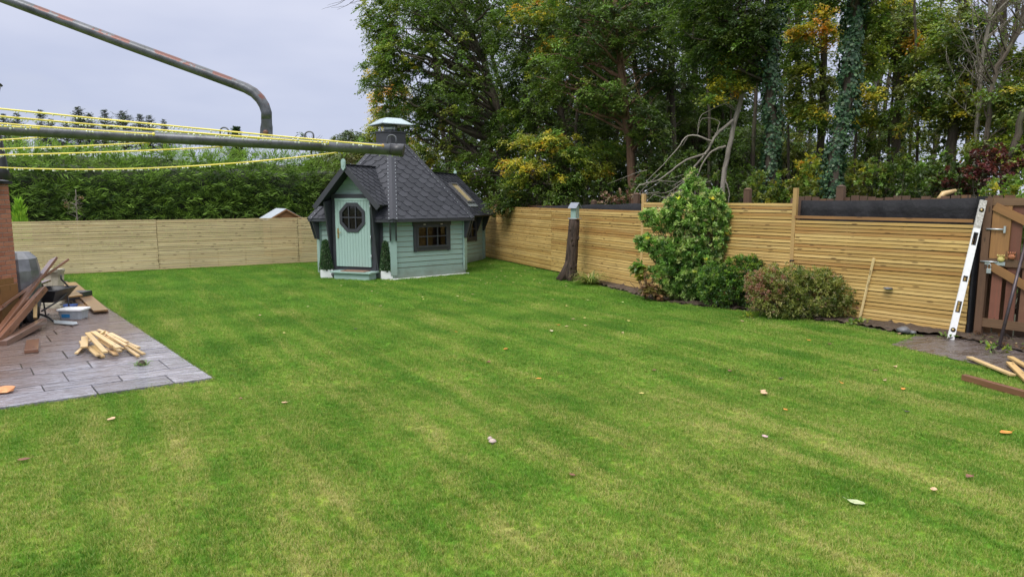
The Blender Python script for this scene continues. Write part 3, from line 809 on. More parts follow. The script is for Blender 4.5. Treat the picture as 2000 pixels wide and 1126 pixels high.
for k, W in enumerate(walls):
    holes = [WIN] if k == 0 else ([(DOORH[0], DOORH[1], DOORH[2], 1.7)] if k == 5 else ([(.35, 1.95, .1, 1.45)] if k == 2 else []))
    mb = MB(); cladding(mb, W, .17, EZ, holes); mb.box(W.p(W.L / 2, .10, -.004), (W.L + .02, .03, .15), W.ax())
    wo_ = mb.build('wall', M['sage'], cab)
    mb = MB(); backing(mb, W, .05, EZ + .05, holes); mb.build('inner_wall', M['pine'], cab)
mb = MB(); mb.prism([(hexpt(2.2, k).x, hexpt(2.2, k).y) for k in range(6)], .02, .2); mb.build('floor', M['pine'], cab)
for k in range(6):   # corner boards + brackets
    c = hexpt(S + .022, k); a = HD - PI / 2 + k * PI / 3; rad = Vector((math.cos(a), math.sin(a), 0)); tan = Vector((-rad.y, rad.x, 0))
    mb = MB(); mb.box(c + Z * (EZ / 2 + .06) - rad * .02, (.17, .05, EZ - .10), (tan, rad, Z)); mb.build('corner_board', M['sage'], cab)
    for s_ in (-1, 1):
        # tapered eaves bracket, two at each corner
        o_ = c + tan * s_ * .075
        mb = MB()
        fr = lambda u, v, w_, o_=o_, rad=rad, tan=tan: o_ + rad * u + Z * v + tan * w_
        mb.prism([(0, 1.02), (.06, 1.02), (.20, 1.50), (.20, 1.60), (0, 1.60)], -.022, .022, fr); mb.build('eaves_bracket', M['charcoal'], cab)
# white gravel strip
mb = MB(); W = walls[0]; pts = [W.p(-.15, .0, .02), W.p(-.1, 0, .14), W.p(W.L + .05, 0, .12), W.p(W.L + .05, 0, .02)]
mb.prism([(p.x, p.y) for p in pts][::-1], .0, .03); pts = [W.p(-.0, .0, .0)]
tag(mb.build('gravel_strip', M['gravel']), 'strip of white gravel along the foot of the cabin wall', 'gravel', kind='stuff')

# --- roof shingles: hexagonal tabs clipped to each face
def clip(poly, cl_):
    out = poly
    n = len(cl_)
    for i in range(n):
        a, b_ = cl_[i], cl_[(i + 1) % n]; inp = out; out = []
        if not inp: return []
        sd_ = lambda p: (b_[0] - a[0]) * (p[1] - a[1]) - (b_[1] - a[1]) * (p[0] - a[0])
        for j in range(len(inp)):
            p, q = inp[j], inp[(j + 1) % len(inp)]; sp_, sq = sd_(p), sd_(q)
            if sp_ >= 0: out.append(p)
            if (sp_ > 0) != (sq > 0) and abs(sp_ - sq) > 1e-12:
                t = sp_ / (sp_ - sq)
                if 0 < t < 1: out.append((p[0] + (q[0] - p[0]) * t, p[1] + (q[1] - p[1]) * t))
    return out
def shingles(mb, o, u, v, poly, tw=.34, ex=.168, plain_row=True, pieces=None):
    """o origin at eave-left, u along the eave, v up the slope, poly ccw in (u,v)"""
    n = u.cross(v).normalized()
    V0 = max(p[1] for p in poly); U0 = min(p[0] for p in poly); U1 = max(p[0] for p in poly)
    # underlay deck
    pieces = pieces or [poly]
    for pp in pieces: mb.prism(pp, -.05, 0, lambda a, b_, c: o + u * a + v * b_ + n * c, rnd=.5)
    r = 0
    while r * ex < V0:
        base = r * ex + .10; k = -1; off = (r % 2) * tw / 2
        while U0 + k * tw + off < U1 + tw:
          if True:
            x = U0 + k * tw + off; k += 1; g_ = .005
            tab = [(x + g_ + tw * .27, base - ex), (x + tw * .73 - g_, base - ex), (x + tw - g_, base - ex * .12), (x + tw - g_, base + ex * .25), (x + g_, base + ex * .25), (x + g_, base - ex * .12)]
            h = lambda b_: .006 + .015 * max(0, (base + ex * .25 - b_)) / (1.25 * ex)
            rn = R.random()
          for pp in pieces:
            c = clip(tab, pp); m = len(c)
            if m < 3: continue
            vs = [o + u * a + v * b_ + n * (h(b_) - .012) for a, b_ in c] + [o + u * a + v * b_ + n * h(b_) for a, b_ in c]
            ls = [(a, b_, 0) for a, b_ in c] * 2
            fs = [tuple(range(m, 2 * m))] + [(i, (i + 1) % m, m + (i + 1) % m, m + i) for i in range(m)]
            mb.add(vs, fs, rn, ls)
        r += 1
    if plain_row:   # starter strip at the eave
      for pp in pieces:
        c = clip([(U0, 0), (U1, 0), (U1, .11), (U0, .11)], pp)
        if len(c) > 2: mb.prism(c, 0, .008, lambda a, b_, cc: o + u * a + v * b_ + n * cc, rnd=.4)
for k in range(6):
    A, B = hexpt(ER, k, EZ), hexpt(ER, k + 1, EZ); Tt, Tb = hexpt(TR, k + 1, TZ), hexpt(TR, k, TZ)
    u = (B - A).normalized(); mid = (Tt + Tb) / 2 - (A + B) / 2; v = mid.normalized(); H = mid.length
    W2 = (B - A).length; w2 = (Tt - Tb).length
    poly = [(0, 0), (W2, 0), (W2 / 2 + w2 / 2, H), (W2 / 2 - w2 / 2, H)]
    pieces = [poly]; gaps = [(0, W2)]
    if k == 5:      # the porch cuts into this face
        du = (W2 - walls[5].L) / 2; c_ = DC + du; q_ = .72; vz = lambda z: (z - EZ) / v.z
        v1, v2 = vz(2.12), vz(2.90); big = 9
        pieces = [[(-1, -1), (c_ - q_, -1), (c_ - q_, big), (-1, big)], [(c_ + q_, -1), (big, -1), (big, big), (c_ + q_, big)],
                  [(c_ - q_, v1), (c_, v2), (c_, big), (c_ - q_, big)], [(c_, v2), (c_ + q_, v1), (c_ + q_, big), (c_, big)]]
        pieces = [clip(pp, poly) for pp in pieces]; gaps = [(0, c_ - q_), (c_ + q_, W2)]
    mb = MB(); shingles(mb, A, u, v, poly, .33, .165, pieces=pieces); rp = mb.build('roof', M['shingle'], cab)
    for g0, g1 in gaps:     # eave drip edge
        mb = MB(); mb.beam(A + u * g0 - Z * .04, A + u * g1 - Z * .04, .03, .07); mb.build('eave_fascia', M['charcoal'], cab)
for k in range(6):   # hip caps with nail rows
    A, B = hexpt(ER, k, EZ), hexpt(TR, k, TZ); x = (B - A).normalized(); a = HD - PI / 2 + k * PI / 3
    tan = Vector((-math.sin(a), math.cos(a), 0)); up = x.cross(tan)
    if up.z < 0: up = -up
    mb = MB(); wd = .125
    dn = -.055
    prof = [(-wd, dn), (0, .0), (wd, dn), (wd, dn - .02), (0, -.02), (-wd, dn - .02)]
    o_ = A + up * .035
    LN = (B - A).length
    prf = [o_ + tan * p + up * q for p, q in prof]; prf2 = [q + x * LN for q in prf]
    mb.add(prf + prf2, [(0, 1, 7, 6), (1, 2, 8, 7), (2, 3, 9, 8), (3, 4, 10, 9), (4, 5, 11, 10), (5, 0, 6, 11), (0, 5, 4, 3, 2, 1), (6, 7, 8, 9, 10, 11)])
    hc = mb.build('ridge_cap', M['shingle'], cab)
    mb = MB(); d = .06
    while d < LN:
        for s_ in (-1, 1):
            mb.lathe([(.013, 0), (.009, .008)], o_ + x * d + tan * s_ * wd * .8 + up * (dn * .8 + .002), 6, ax=(x, tan, up))
        d += .14
    mb.build('nail_row', M['galv'], hc)
# --- chimney with cowl
ch = MB(); ch.lathe([(TR + .05, 3.50), (TR + .02, 3.62), (TR - .02, 3.66), (TR - .02, 3.95), (TR + .0, 3.96), (TR + .0, 4.0)], HC, 6, ph=HD - PI / 2, smooth=False)
cho = ch.build('chimney', M['charcoal'], cab)
mb = MB(); mb.lathe([(.19, 4.0), (.19, 4.2)], HC, 20)
for k in range(4):
    a = HD + math.radians(20) + k * PI / 2; mb.tube([HC + Vector((.30 * math.cos(a), .30 * math.sin(a), 3.98)), HC + Vector((.30 * math.cos(a), .30 * math.sin(a), 4.22))], .014, 6)
mb.build('flue', M['galv'], cho)
mb = MB(); mb.lathe([(.66, 4.19), (.68, 4.185), (.68, 4.205), (.32, 4.38), (.3, 4.385)], HC, 4, ph=HD - PI / 2 - math.radians(20), smooth=False); mb.build('cowl', M['capmetal'], cho)
# --- right wall window
def window(W, u0, u1, z0, z1, nu, nv, n0=0.0, name='window', fw=.085):
    c = ((u0 + u1) / 2, (z0 + z1) / 2); wi = u1 - u0; hi = z1 - z0
    mb = MB()
    mb.box(W.p(c[0], z1 + fw / 2, n0 + .028), (wi + 2 * fw + .05, .045, fw + .02), W.ax())
    mb.box(W.p(c[0], z0 - fw / 2 + .005, n0 + .024), (wi, .035, fw), W.ax())
    for s_ in (-1, 1): mb.box(W.p(c[0] + s_ * (wi / 2 + fw / 2), c[1] - .045, n0 + .026), (fw, .04, hi + .11), W.ax())
    fr = mb.build(name, M['charcoal'], cab)
    mb = MB(); s = .055
    for s_ in (-1, 1):
        mb.box(W.p(c[0] + s_ * (wi / 2 - s / 2), c[1], n0 + .03), (s, .06, hi), W.ax()); mb.box(W.p(c[0], c[1] + s_ * (hi / 2 - s / 2), n0 + .033), (wi - 2 * s, .06, s), W.ax())
    for i in range(1, nu): mb.box(W.p(u0 + wi * i / nu, c[1], n0 + .028), (.03, .04, hi - 2 * s), W.ax())
    for i in range(1, nv): mb.box(W.p(c[0], z0 + hi * i / nv, n0 + .031), (wi - 2 * s, .04, .028), W.ax())
    mb.build('sash', M['charcoal'], fr)
    mb = MB(); mb.box(W.p(c[0], c[1], n0 + .012), (wi - .08, .006, hi - .08), W.ax()); mb.build('pane', M['glass'], fr)
    return fr
fr = window(walls[0], *WIN, 3, 2)
for uu in (.93, 1.48):
    mb = MB(); mb.box(walls[0].p(uu, 1.425, .055), (.07, .01, .02), walls[0].ax()); mb.build('hinge', M['galv'], fr)
# --- door porch (dormer) on wall 5
W = DW; AX = W.ax()
def wp(u, z, n=0.): return W.p(u, z, n)
# door frame
mb = MB()
for s_ in (-1, 1): mb.box(wp(DC + s_ * .60, 1.20, .05), (.12, .16, 2.0), AX)
mb.box(wp(DC, .25, .05), (1.08, .16, .12), AX); mb.box(wp(DC, 2.18, .055), (1.30, .17, .10), AX)
dfr = mb.build('door_frame', M['charcoal'], cab)
# door leaf with an octagonal light
dz0, dz1 = .325, 2.12; du0, du1 = DC - .53, DC + .53
oc = (DC + .0, 1.62); orad = .34
dl = MB(); ns = 36; sw = (du1 - du0) / ns
for i in range(ns):
    a, b_ = du0 + i * sw, du0 + (i + 1) * sw; xm = abs((a + b_) / 2 - oc[0]); hh = None
    if xm < orad:
        hh = orad if xm < orad * .4142 else orad * 1.4142 - xm
    gap = .006 if i % 3 == 2 else 0
    segs = [(dz0, dz1)] if hh is None else [(dz0, oc[1] - hh), (oc[1] + hh, dz1)]
    for z0, z1 in segs:
        dl.box(wp((a + b_ - gap) / 2, (z0 + z1) / 2, .155), (b_ - a - gap, .03, z1 - z0), AX, rnd=.5)
# rear skin so board grooves are not open
for z0, z1 in ((dz0, oc[1] - orad - .005), (oc[1] + orad + .005, dz1)): dl.box(wp(DC, (z0 + z1) / 2, .137), (du1 - du0, .012, z1 - z0), AX, rnd=.5)
for s_ in (-1, 1):
    e = (du1 - du0) / 2; dl.box(wp(DC + s_ * (e + orad + .01) / 2, oc[1], .137), (e - orad - .01, .012, orad * 2 + .01), AX, rnd=.5)
dl.box(wp(DC, dz1 - .03, .174), (du1 - du0, .012, .05), AX)
door = dl.build('door', M['sage_door'], cab)
mb = MB(); n8 = 8
def oct_ring(mb, ro, ri, n0, n1):
    co_ = [(math.cos(PI / 8 + k * PI / 4) / math.cos(PI / 8), math.sin(PI / 8 + k * PI / 4) / math.cos(PI / 8)) for k in range(8)]
    for k in range(8):
        a, b_ = co_[k], co_[(k + 1) % 8]
        q = [(oc[0] + a[0] * ri, oc[1] + a[1] * ri), (oc[0] + a[0] * ro, oc[1] + a[1] * ro), (oc[0] + b_[0] * ro, oc[1] + b_[1] * ro), (oc[0] + b_[0] * ri, oc[1] + b_[1] * ri)]
        mb.prism(q, n0, n1, lambda u, z, n: wp(u, z, n))
oct_ring(mb, .385, .30, .165, .195)
mb.box(wp(oc[0], oc[1], .178), (.60, .022, .028), AX)
for s_ in (-1, 1): mb.box(wp(oc[0] + s_ * .105, oc[1], .176), (.03, .02, .585), AX)
mb.build('octagon_frame', M['charcoal'], door)
mb = MB(); mb.prism([(oc[0] + .31 * math.cos(PI / 8 + k * PI / 4) / math.cos(PI / 8), oc[1] + .31 * math.sin(PI / 8 + k * PI / 4) / math.cos(PI / 8)) for k in range(8)], .155, .160, lambda u, z, n: wp(u, z, n)); mb.build('pane', M['glass'], door)
mb = MB(); hu = DC - .45
mb.box(wp(hu, 1.20, .175), (.045, .012, .26), AX); mb.tube([wp(hu, 1.23, .18), wp(hu, 1.23, .22), wp(hu + .12, 1.225, .225)], .009, 8); mb.build('handle', M['brass'], door)
for z in (.6, 1.1, 1.9):
    mb = MB(); mb.tube([wp(du1 + .012, z - .05, .18), wp(du1 + .012, z + .05, .18)], .01, 8); mb.build('hinge', M['galv'], door)
for s_ in (-1, 1):   # cheeks closing the porch against the main roof
    mb = MB(); mb.box(wp(DC + s_ * .715, 1.86, -.22), (.03, .52, .62), AX); mb.build('porch_cheek', M['charcoal'], cab)
# tapered side panels
for s_ in (-1, 1):
    mb = MB(); uo = DC + s_ * .70
    mb.prism([(0, .22), (.12, .22), (.42, 2.02), (0, 2.10)], -.02, .02, lambda a, b_, c: wp(uo + c, b_, a)); mb.build('porch_bracket', M['charcoal'], cab)
    mb = MB(); mb.box(wp(DC + s_ * .745, 1.14, .005), (.13, .03, 1.85), AX); mb.build('trim_board', M['charcoal'], cab)
# gable
gz0, gz1 = 2.22, 2.86; 
mb = MB(); z = gz0
while z < gz1:
    hw = (2.875 - z) / 1.073; mb.prism([(DC - hw, z), (DC + hw, z), (DC + max(.01, hw - .115), min(z + .122, gz1)), (DC - max(.01, hw - .115), min(z + .122, gz1))], .04, .065, lambda u, zz, n: wp(u, zz, n)); z += .135
mb.prism([(DC - .70, 2.10), (DC + .70, 2.10), (DC, 2.86)], .02, .04, lambda u, zz, n: wp(u, zz, n))
mb.build('gable', M['sage'], cab)
AZ, FZ, FU, FN = 2.97, 1.94, .96, .46
slope = (TZ - EZ) / (ER * math.cos(PI / 6) - TR * math.cos(PI / 6)); ap = S * math.cos(PI / 6)
def nback(z): return ER * math.cos(PI / 6) - (z - EZ) / slope - ap
for s_ in (-1, 1):
    A = wp(DC, AZ, FN); Bf = wp(DC + s_ * FU, FZ, FN); nb_ = nback(AZ) - .03; nf_ = nback(FZ) - .03
    inv = -W.n; v = (A - Bf).normalized(); Lv = (A - Bf).length
    if s_ > 0: o_ = Bf; u = inv; poly = [(0, 0), (FN - nf_, 0), (FN - nb_, Lv), (0, Lv)]
    else: o_ = Bf + inv * (FN - nb_); u = W.n; poly = [((FN - nb_) - (FN - nf_), 0), (FN - nb_, 0), (FN - nb_, Lv), (0, Lv)]
    mb = MB(); shingles(mb, o_, u, v, poly, .26, .135, False); mb.build('porch_roof', M['shingle'], cab)
    mb = MB(); dv = (A - Bf).normalized(); up = dv.cross(W.n) * (1 if s_ < 0 else -1); up = up if up.z > 0 else -up
    mb.beam(Bf - dv * .06 - up * .045 + W.n * .01, A - up * .045 + W.n * .01 - dv * (.02), .035, .13, up=up); mb.build('bargeboard', M['charcoal'], cab)
mb = MB(); mb.beam(wp(DC, AZ + .012, FN + .02), wp(DC, AZ + .012, nback(AZ)), .12, .02); mb.build('porch_ridge', M['shingle'], cab)
def finial(W, u, z, n, h=.30, w_=.12):
    mb = MB(); pr = [(0, -h / 2), (w_ * .42, -h * .3), (w_ / 2, 0), (w_ / 2, h * .28), (w_ * .3, h * .45), (0, h / 2), (-w_ * .3, h * .45), (-w_ / 2, h * .28), (-w_ / 2, 0), (-w_ * .42, -h * .3)]
    mb.prism([(u + a, z + b_) for a, b_ in pr], n, n + .04, lambda a, b_, c: W.p(a, b_, c)); mb.prism([(u + a * .6, z + .02 + b_ * .5) for a, b_ in pr], n + .04, n + .052, lambda a, b_, c: W.p(a, b_, c))
    mb.build('finial', M['sage_door'], cab)
finial(W, DC, AZ + .0, FN + .03)
# step and mat
mb = MB(); mb.box(wp(DC + .12, .205, .34), (1.22, .44, .035), AX); mb.box(wp(DC + .12, .10, .31), (1.06, .36, .19), AX); 
mb.build('step', M['sage_door'], cab)
mb = MB(); mb.box(wp(DC + .16, .232, .34), (.72, .32, .018), AX)
tag(mb.build('doormat', M['coir'], loc=wp(DC + .05, .22, .34)), 'brown doormat on the cabin step', 'doormat')

# --- extension on wall 2 (runs away to the right rear)
W2_ = walls[2]; EL = 2.15; mid = (W2_.A + W2_.A + W2_.u * W2_.L) / 2
XA = W2_.A; XB = W2_.A + W2_.u * W2_.L; nx = W2_.n
WE = Wall(XA, XA + nx * EL)           # near side wall
if WE.n.dot(XA - XB) < 0: WE.n = -WE.n
EWIN = (.62, 1.42, .80, 1.42)
WG = Wall(XA + nx * EL, XB + nx * EL)
if WG.n.dot(nx) < 0: WG.n = -WG.n
WF = Wall(XB + nx * EL, XB)
if WF.n.dot(XB - XA) < 0: WF.n = -WF.n
for Wq, hl in ((WE, [EWIN]), (WG, []), (WF, [])):
    mb = MB(); cladding(mb, Wq, .17, 1.60, hl); mb.box(Wq.p(Wq.L / 2, .10, -.004), (Wq.L, .03, .15), Wq.ax()); mb.build('wall', M['sage'], cab)
    mb = MB(); backing(mb, Wq, .05, 1.60, hl); mb.build('inner_wall', M['pine'], cab)
RZ = 2.95; hw = W2_.L / 2
mb = MB(); mb.prism([(-.0, 1.6), (W2_.L, 1.6), (hw, RZ - .08)], -.04, 0, lambda a, b_, c: WG.p(a, b_, c)); mb.build('gable', M['sage'], cab)
for q, rr in ((XA + nx * EL, 1), (XB + nx * EL, 1)):
    mb = MB(); mb.box(q + Z * .82 + WE.n * (.012 if q is not None else 0) * (1 if (q - XA).length < EL + .1 else -1), (.10, .10, 1.5), WE.ax()); mb.build('corner_board', M['sage'], cab)
window(WE, *EWIN, 2, 2)
for uu in (1.50, EL - .06):
    mb = MB(); mb.prism([(0, 1.02), (.06, 1.02), (.26, 1.50), (.26, 1.60), (0, 1.60)], -.022, .022, lambda a, b_, c: WE.p(uu + c, b_, a)); mb.build('eaves_bracket', M['charcoal'], cab)
ov = .34; ez = RZ - (RZ - 1.62) * (hw + ov) / hw * 1.0; ez = 1.56
for s_, side in ((1, WE.n), (-1, -WE.n)):
    base = mid + side * (hw + ov); Bf = base + nx * (EL + .22) + Z * ez; A = mid + nx * (EL + .22) + Z * RZ; v = (A - Bf).normalized(); Lv = (A - Bf).length
    Ln = EL + .22 + 1.3
    # roof strip runs back into the main roof
    if s_ > 0: u = nx; o_ = Bf - nx * Ln; 
    else: u = -nx; o_ = Bf
    if u.cross(v).z < 0: u = -u; o_ = Bf if s_ > 0 else Bf - nx * Ln
    # cut the inner end along the valley with the main roof
    def rin(z): return ap + nback(z) - ap   # offset of main roof surface outside wall plane (n coordinate)
    l0, l1 = (EL + .22) - nback(ez) + .05, (EL + .22) - nback(RZ) + .05
    if (o_ - Bf).length < .01: poly = [(0, 0), (l0, 0), (l1, Lv), (0, Lv)]
    else: poly = [(Ln - l0, 0), (Ln, 0), (Ln, Lv), (Ln - l1, Lv)]
    mb = MB(); shingles(mb, o_, u, v, poly, .30, .15); mb.build('extension_roof', M['shingle'], cab)
    mb = MB(); up = u.cross(v); mb.beam(Bf - v * .05 - up * .04 + nx * .015, A - up * .04 + nx * .015, .035, .12, up=up); mb.build('bargeboard', M['charcoal'], cab)
    if s_ > 0:
        # roof light
        ce = Bf - nx * 1.18 + v * (Lv * .50); ax = (u, v, up); sw_, sh_ = .52, .86
        mb = MB()
        for q in (-1, 1):
            mb.box(ce + u * q * (sw_ / 2) + up * .05, (.055, sh_ + .055, .08), ax); mb.box(ce + v * q * (sh_ / 2) + up * .05, (sw_ - .055, .055, .08), ax)
        sk = mb.build('roof_window', plain('roof_window_frame', (.12, .12, .125), .35, .15), cab)
        mb = MB(); mb.box(ce + up * .05, (sw_ - .05, sh_ - .05, .012), ax)
        mm, nq = newmat('pine_behind_glass'); fi_ = noise(nq, mapping(nq, attr(nq, 'loc').outputs['Vector'], (2, 20, 2)), 1, 3); finish(nq, mix(nq, fi_, (.34, .26, .12), (.55, .46, .27)), .08, spec=.8)
        mb.build('pane', mm, sk)
        mb = MB(); mb.box(ce - v * (sh_ / 2 + .12) + up * .035, (sw_ + .16, .17, .012), ax); mb.build('flashing', M['galv'], sk)
mb = MB(); mb.beam(mid + nx * (EL + .24) + Z * (RZ + .012), mid + nx * nback(RZ) + Z * (RZ + .012), .13, .02); mb.build('ridge_cap', M['shingle'], cab)
class _T: pass
mb = MB(); c = mid + nx * (EL + .24) + Z * (RZ + .02); mb.lathe([(.02, -.16), (.055, -.1), (.06, .06), (.03, .1)], c, 10, ax=(Vector((nx.y, -nx.x, 0)), nx * .4, Z)); mb.build('finial', M['sage_door'], cab)

# ------------------------------------------------------------------ leaf machinery
def leafmesh(C, size, colr, width=.5, fold=.25, up_bias=.6, dirs=None, curl=.0):
    """C (n,3) leaf bases, size (n,), colr (n,3). returns verts, faces(4), cols"""
    n = len(C)
    d = NR.normal(0, 1, (n, 3)) if dirs is None else dirs + NR.normal(0, .18, (n, 3))
    if dirs is None: d[:, 2] = d[:, 2] * .55 - .15
    d /= np.linalg.norm(d, axis=1)[:, None] + 1e-9
    nm = NR.normal(0, 1, (n, 3)); nm[:, 2] = np.abs(nm[:, 2]) + up_bias
    s = np.cross(d, nm); s /= np.linalg.norm(s, axis=1)[:, None] + 1e-9
    up = np.cross(s, d)
    sz = size[:, None]; w_ = (size * width)[:, None] * .5
    base = C; tip = C + d * sz - up * sz * curl
    m = C + d * sz * .45
    l = m + s * w_ + up * w_ * fold; r = m - s * w_ + up * w_ * fold
    V = np.stack([base, r, tip, l], 1).reshape(-1, 3)
    Cc = np.repeat(colr, 4, 0)
    return V, Cc
def build_leaves(name, V, Cc, mat, parent=None, loc=None):
    n = len(V) // 4; me = bpy.data.meshes.new(name)
    off = np.zeros(3)
    if parent is not None: off = np.array(parent_world(parent).translation)
    elif loc is not None: off = np.array(loc)
    V = V - off
    me.vertices.add(len(V)); me.vertices.foreach_set('co', V.astype(np.float32).ravel())
    # two triangles per leaf share the midrib so that the leaf is folded
    idx = (np.arange(n)[:, None] * 4 + np.array([0, 1, 2, 0, 2, 3])[None]).ravel()
    me.loops.add(n * 6); me.loops.foreach_set('vertex_index', idx.astype(np.int32))
    me.polygons.add(n * 2); me.polygons.foreach_set('loop_start', (np.arange(n * 2) * 3).astype(np.int32)); me.polygons.foreach_set('loop_total', np.full(n * 2, 3, np.int32))
    me.update(calc_edges=True)
    a = me.attributes.new('Col', 'FLOAT_COLOR', 'POINT'); a.data.foreach_set('color', np.concatenate([Cc, np.ones((len(Cc), 1))], 1).astype(np.float32).ravel())
    me.materials.append(mat)
    o = bpy.data.objects.new(name, me); col.objects.link(o)
    if parent is not None: o.parent = parent
    elif loc is not None: o.location = loc
    return o
def pal(n, palette, jit=.18):
    w_ = np.array([p[1] for p in palette], float); w_ /= w_.sum()
    k = NR.choice(len(palette), n, p=w_); c = np.array([p[0] for p in palette])[k]
    return c * (1 + NR.uniform(-jit, jit, (n, 1))) * (1 + NR.uniform(-.08, .08, (n, 3)))
GR_D = (.052, .090, .017); GR_M = (.105, .165, .026); GR_L = (.155, .255, .042); YG = (.29, .34, .045); YE = (.55, .46, .045); OR = (.62, .32, .035); OL = (.16, .185, .030); BR = (.12, .06, .025); BLG = (.062, .105, .032)
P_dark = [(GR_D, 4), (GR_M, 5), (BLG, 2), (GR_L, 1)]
P_mid = [(GR_D, 2), (GR_M, 6), (GR_L, 4), (YG, .6)]
P_fresh = [(GR_M, 3), (GR_L, 5), (YG, 3), (YE, .4)]
P_yel = [(GR_L, 2.5), (YG, 4), (YE, 3), (OR, .3)]
P_olive = [(GR_M, 3), (OL, 5), (YG, 1.6), (GR_L, 1.5), (YE, .2), (GR_D, 1)]
P_or = [(YE, 3), (OR, 2.5), (YG, 2.5)]
def blob_clusters(c, r, n, shell=.45):
    """cluster centres inside an ellipsoid, biased to its shell"""
    d = NR.normal(0, 1, (n, 3)); d /= np.linalg.norm(d, axis=1)[:, None]
    rad = shell + (1 - shell) * NR.random(n) ** .6
    return np.array(c) + d * rad[:, None] * np.array(r)
def clusters_to_leaves(cc, colr, per, crad, lsize, flat=.5, width=.55, up_bias=.6, jit=.32, curl=.15):
    n = len(cc); k = per
    off = NR.normal(0, .5, (n, k, 3)) * NR.uniform(.55, 1.6, (n, 1, 1)) * np.array([crad, crad, crad * flat])
    P = (cc[:, None, :] + off).reshape(-1, 3)
    P[:, 2] -= .12 * (off[..., 0].ravel() ** 2 + off[..., 1].ravel() ** 2) / max(crad, .01)
    C = np.repeat(colr, k, 0) * (1 + NR.uniform(-jit, jit, (n * k, 1)))
    s = lsize * NR.uniform(.65, 1.25, n * k)
    return leafmesh(P, s, C, width, .25, up_bias, curl=curl)
def sprays(cc, colr, axis, tw=6, kl=9, rad=.55, lsize=.09, width=.55, jit=.28, tilt=.55):
    """each cluster is a flat spray of drooping twigs with leaves in two ranks along them"""
    n = len(cc); out = cc - axis; out[:, 2] = 0; out /= np.linalg.norm(out, axis=1)[:, None] + 1e-6
    a0 = np.arctan2(out[:, 1], out[:, 0])
    a = a0[:, None] + NR.normal(0, 1.15, (n, tw)); el = NR.normal(.05, .3, (n, tw))
    d = np.stack([np.cos(a) * np.cos(el), np.sin(a) * np.cos(el), np.sin(el)], 2)             # n,tw,3
    Lt = rad * NR.uniform(.45, 1.35, (n, 1)) * NR.uniform(.6, 1.2, (n, tw))
    st = cc[:, None, :] + NR.normal(0, .12, (n, tw, 3)) * rad - d * (Lt * .35)[..., None]
    nrm = np.array([0, 0, 1.]) + NR.normal(0, .22, (n, tw, 3)) + out[:, None, :] * .25
    side = np.cross(d, nrm); side /= np.linalg.norm(side, axis=2)[..., None]
    t = (np.arange(kl) + .6) / kl
    P = st[:, :, None, :] + d[:, :, None, :] * (Lt[..., None] * t)[..., None]
    P[..., 2] -= .35 * Lt[..., None] * t ** 2
    sg = np.where(np.arange(kl) % 2 == 0, 1., -1.)[None, None, :, None]
    D = d[:, :, None, :] * .75 + side[:, :, None, :] * sg * .8; D[..., 2] -= .30
    D = D + NR.normal(0, .22, D.shape)
    Nn = np.broadcast_to(nrm[:, :, None, :], D.shape) + NR.normal(0, tilt, D.shape)
    D = D.reshape(-1, 3); Nn = Nn.reshape(-1, 3); P = P.reshape(-1, 3); P = P + NR.normal(0, .02, P.shape)
    D /= np.linalg.norm(D, axis=1)[:, None]; m = len(P)
    s_ = np.cross(D, Nn); s_ /= np.linalg.norm(s_, axis=1)[:, None] + 1e-9; up = np.cross(s_, D)
    sz = (lsize * NR.uniform(.6, 1.3, m))[:, None]; w_ = sz * width * .5
    C = np.repeat(colr, tw * kl, 0) * np.repeat(1 + NR.uniform(-.25, .25, (n * tw, 1)), kl, 0) * (1 + NR.uniform(-jit, jit, (m, 1)))
    mid = P + D * sz * .45
    V = np.stack([P, mid - s_ * w_ + up * w_ * .2, P + D * sz - up * sz * .12, mid + s_ * w_ + up * w_ * .2], 1).reshape(-1, 3)
    return V, np.repeat(C, 4, 0)
def curve(p0, p1, sag, nseg=5, wob=.06):
    p0, p1 = Vector(p0), Vector(p1); d = (p1 - p0).length; out = []
    for i in range(nseg + 1):
        f = i / nseg; q = p0.lerp(p1, f); q.z += sag * d * math.sin(PI * f)
        if 0 < i < nseg: q += Vector((R.uniform(-1, 1), R.uniform(-1, 1), R.uniform(-1, 1))) * wob * d * .5
        out.append(q)
    return out
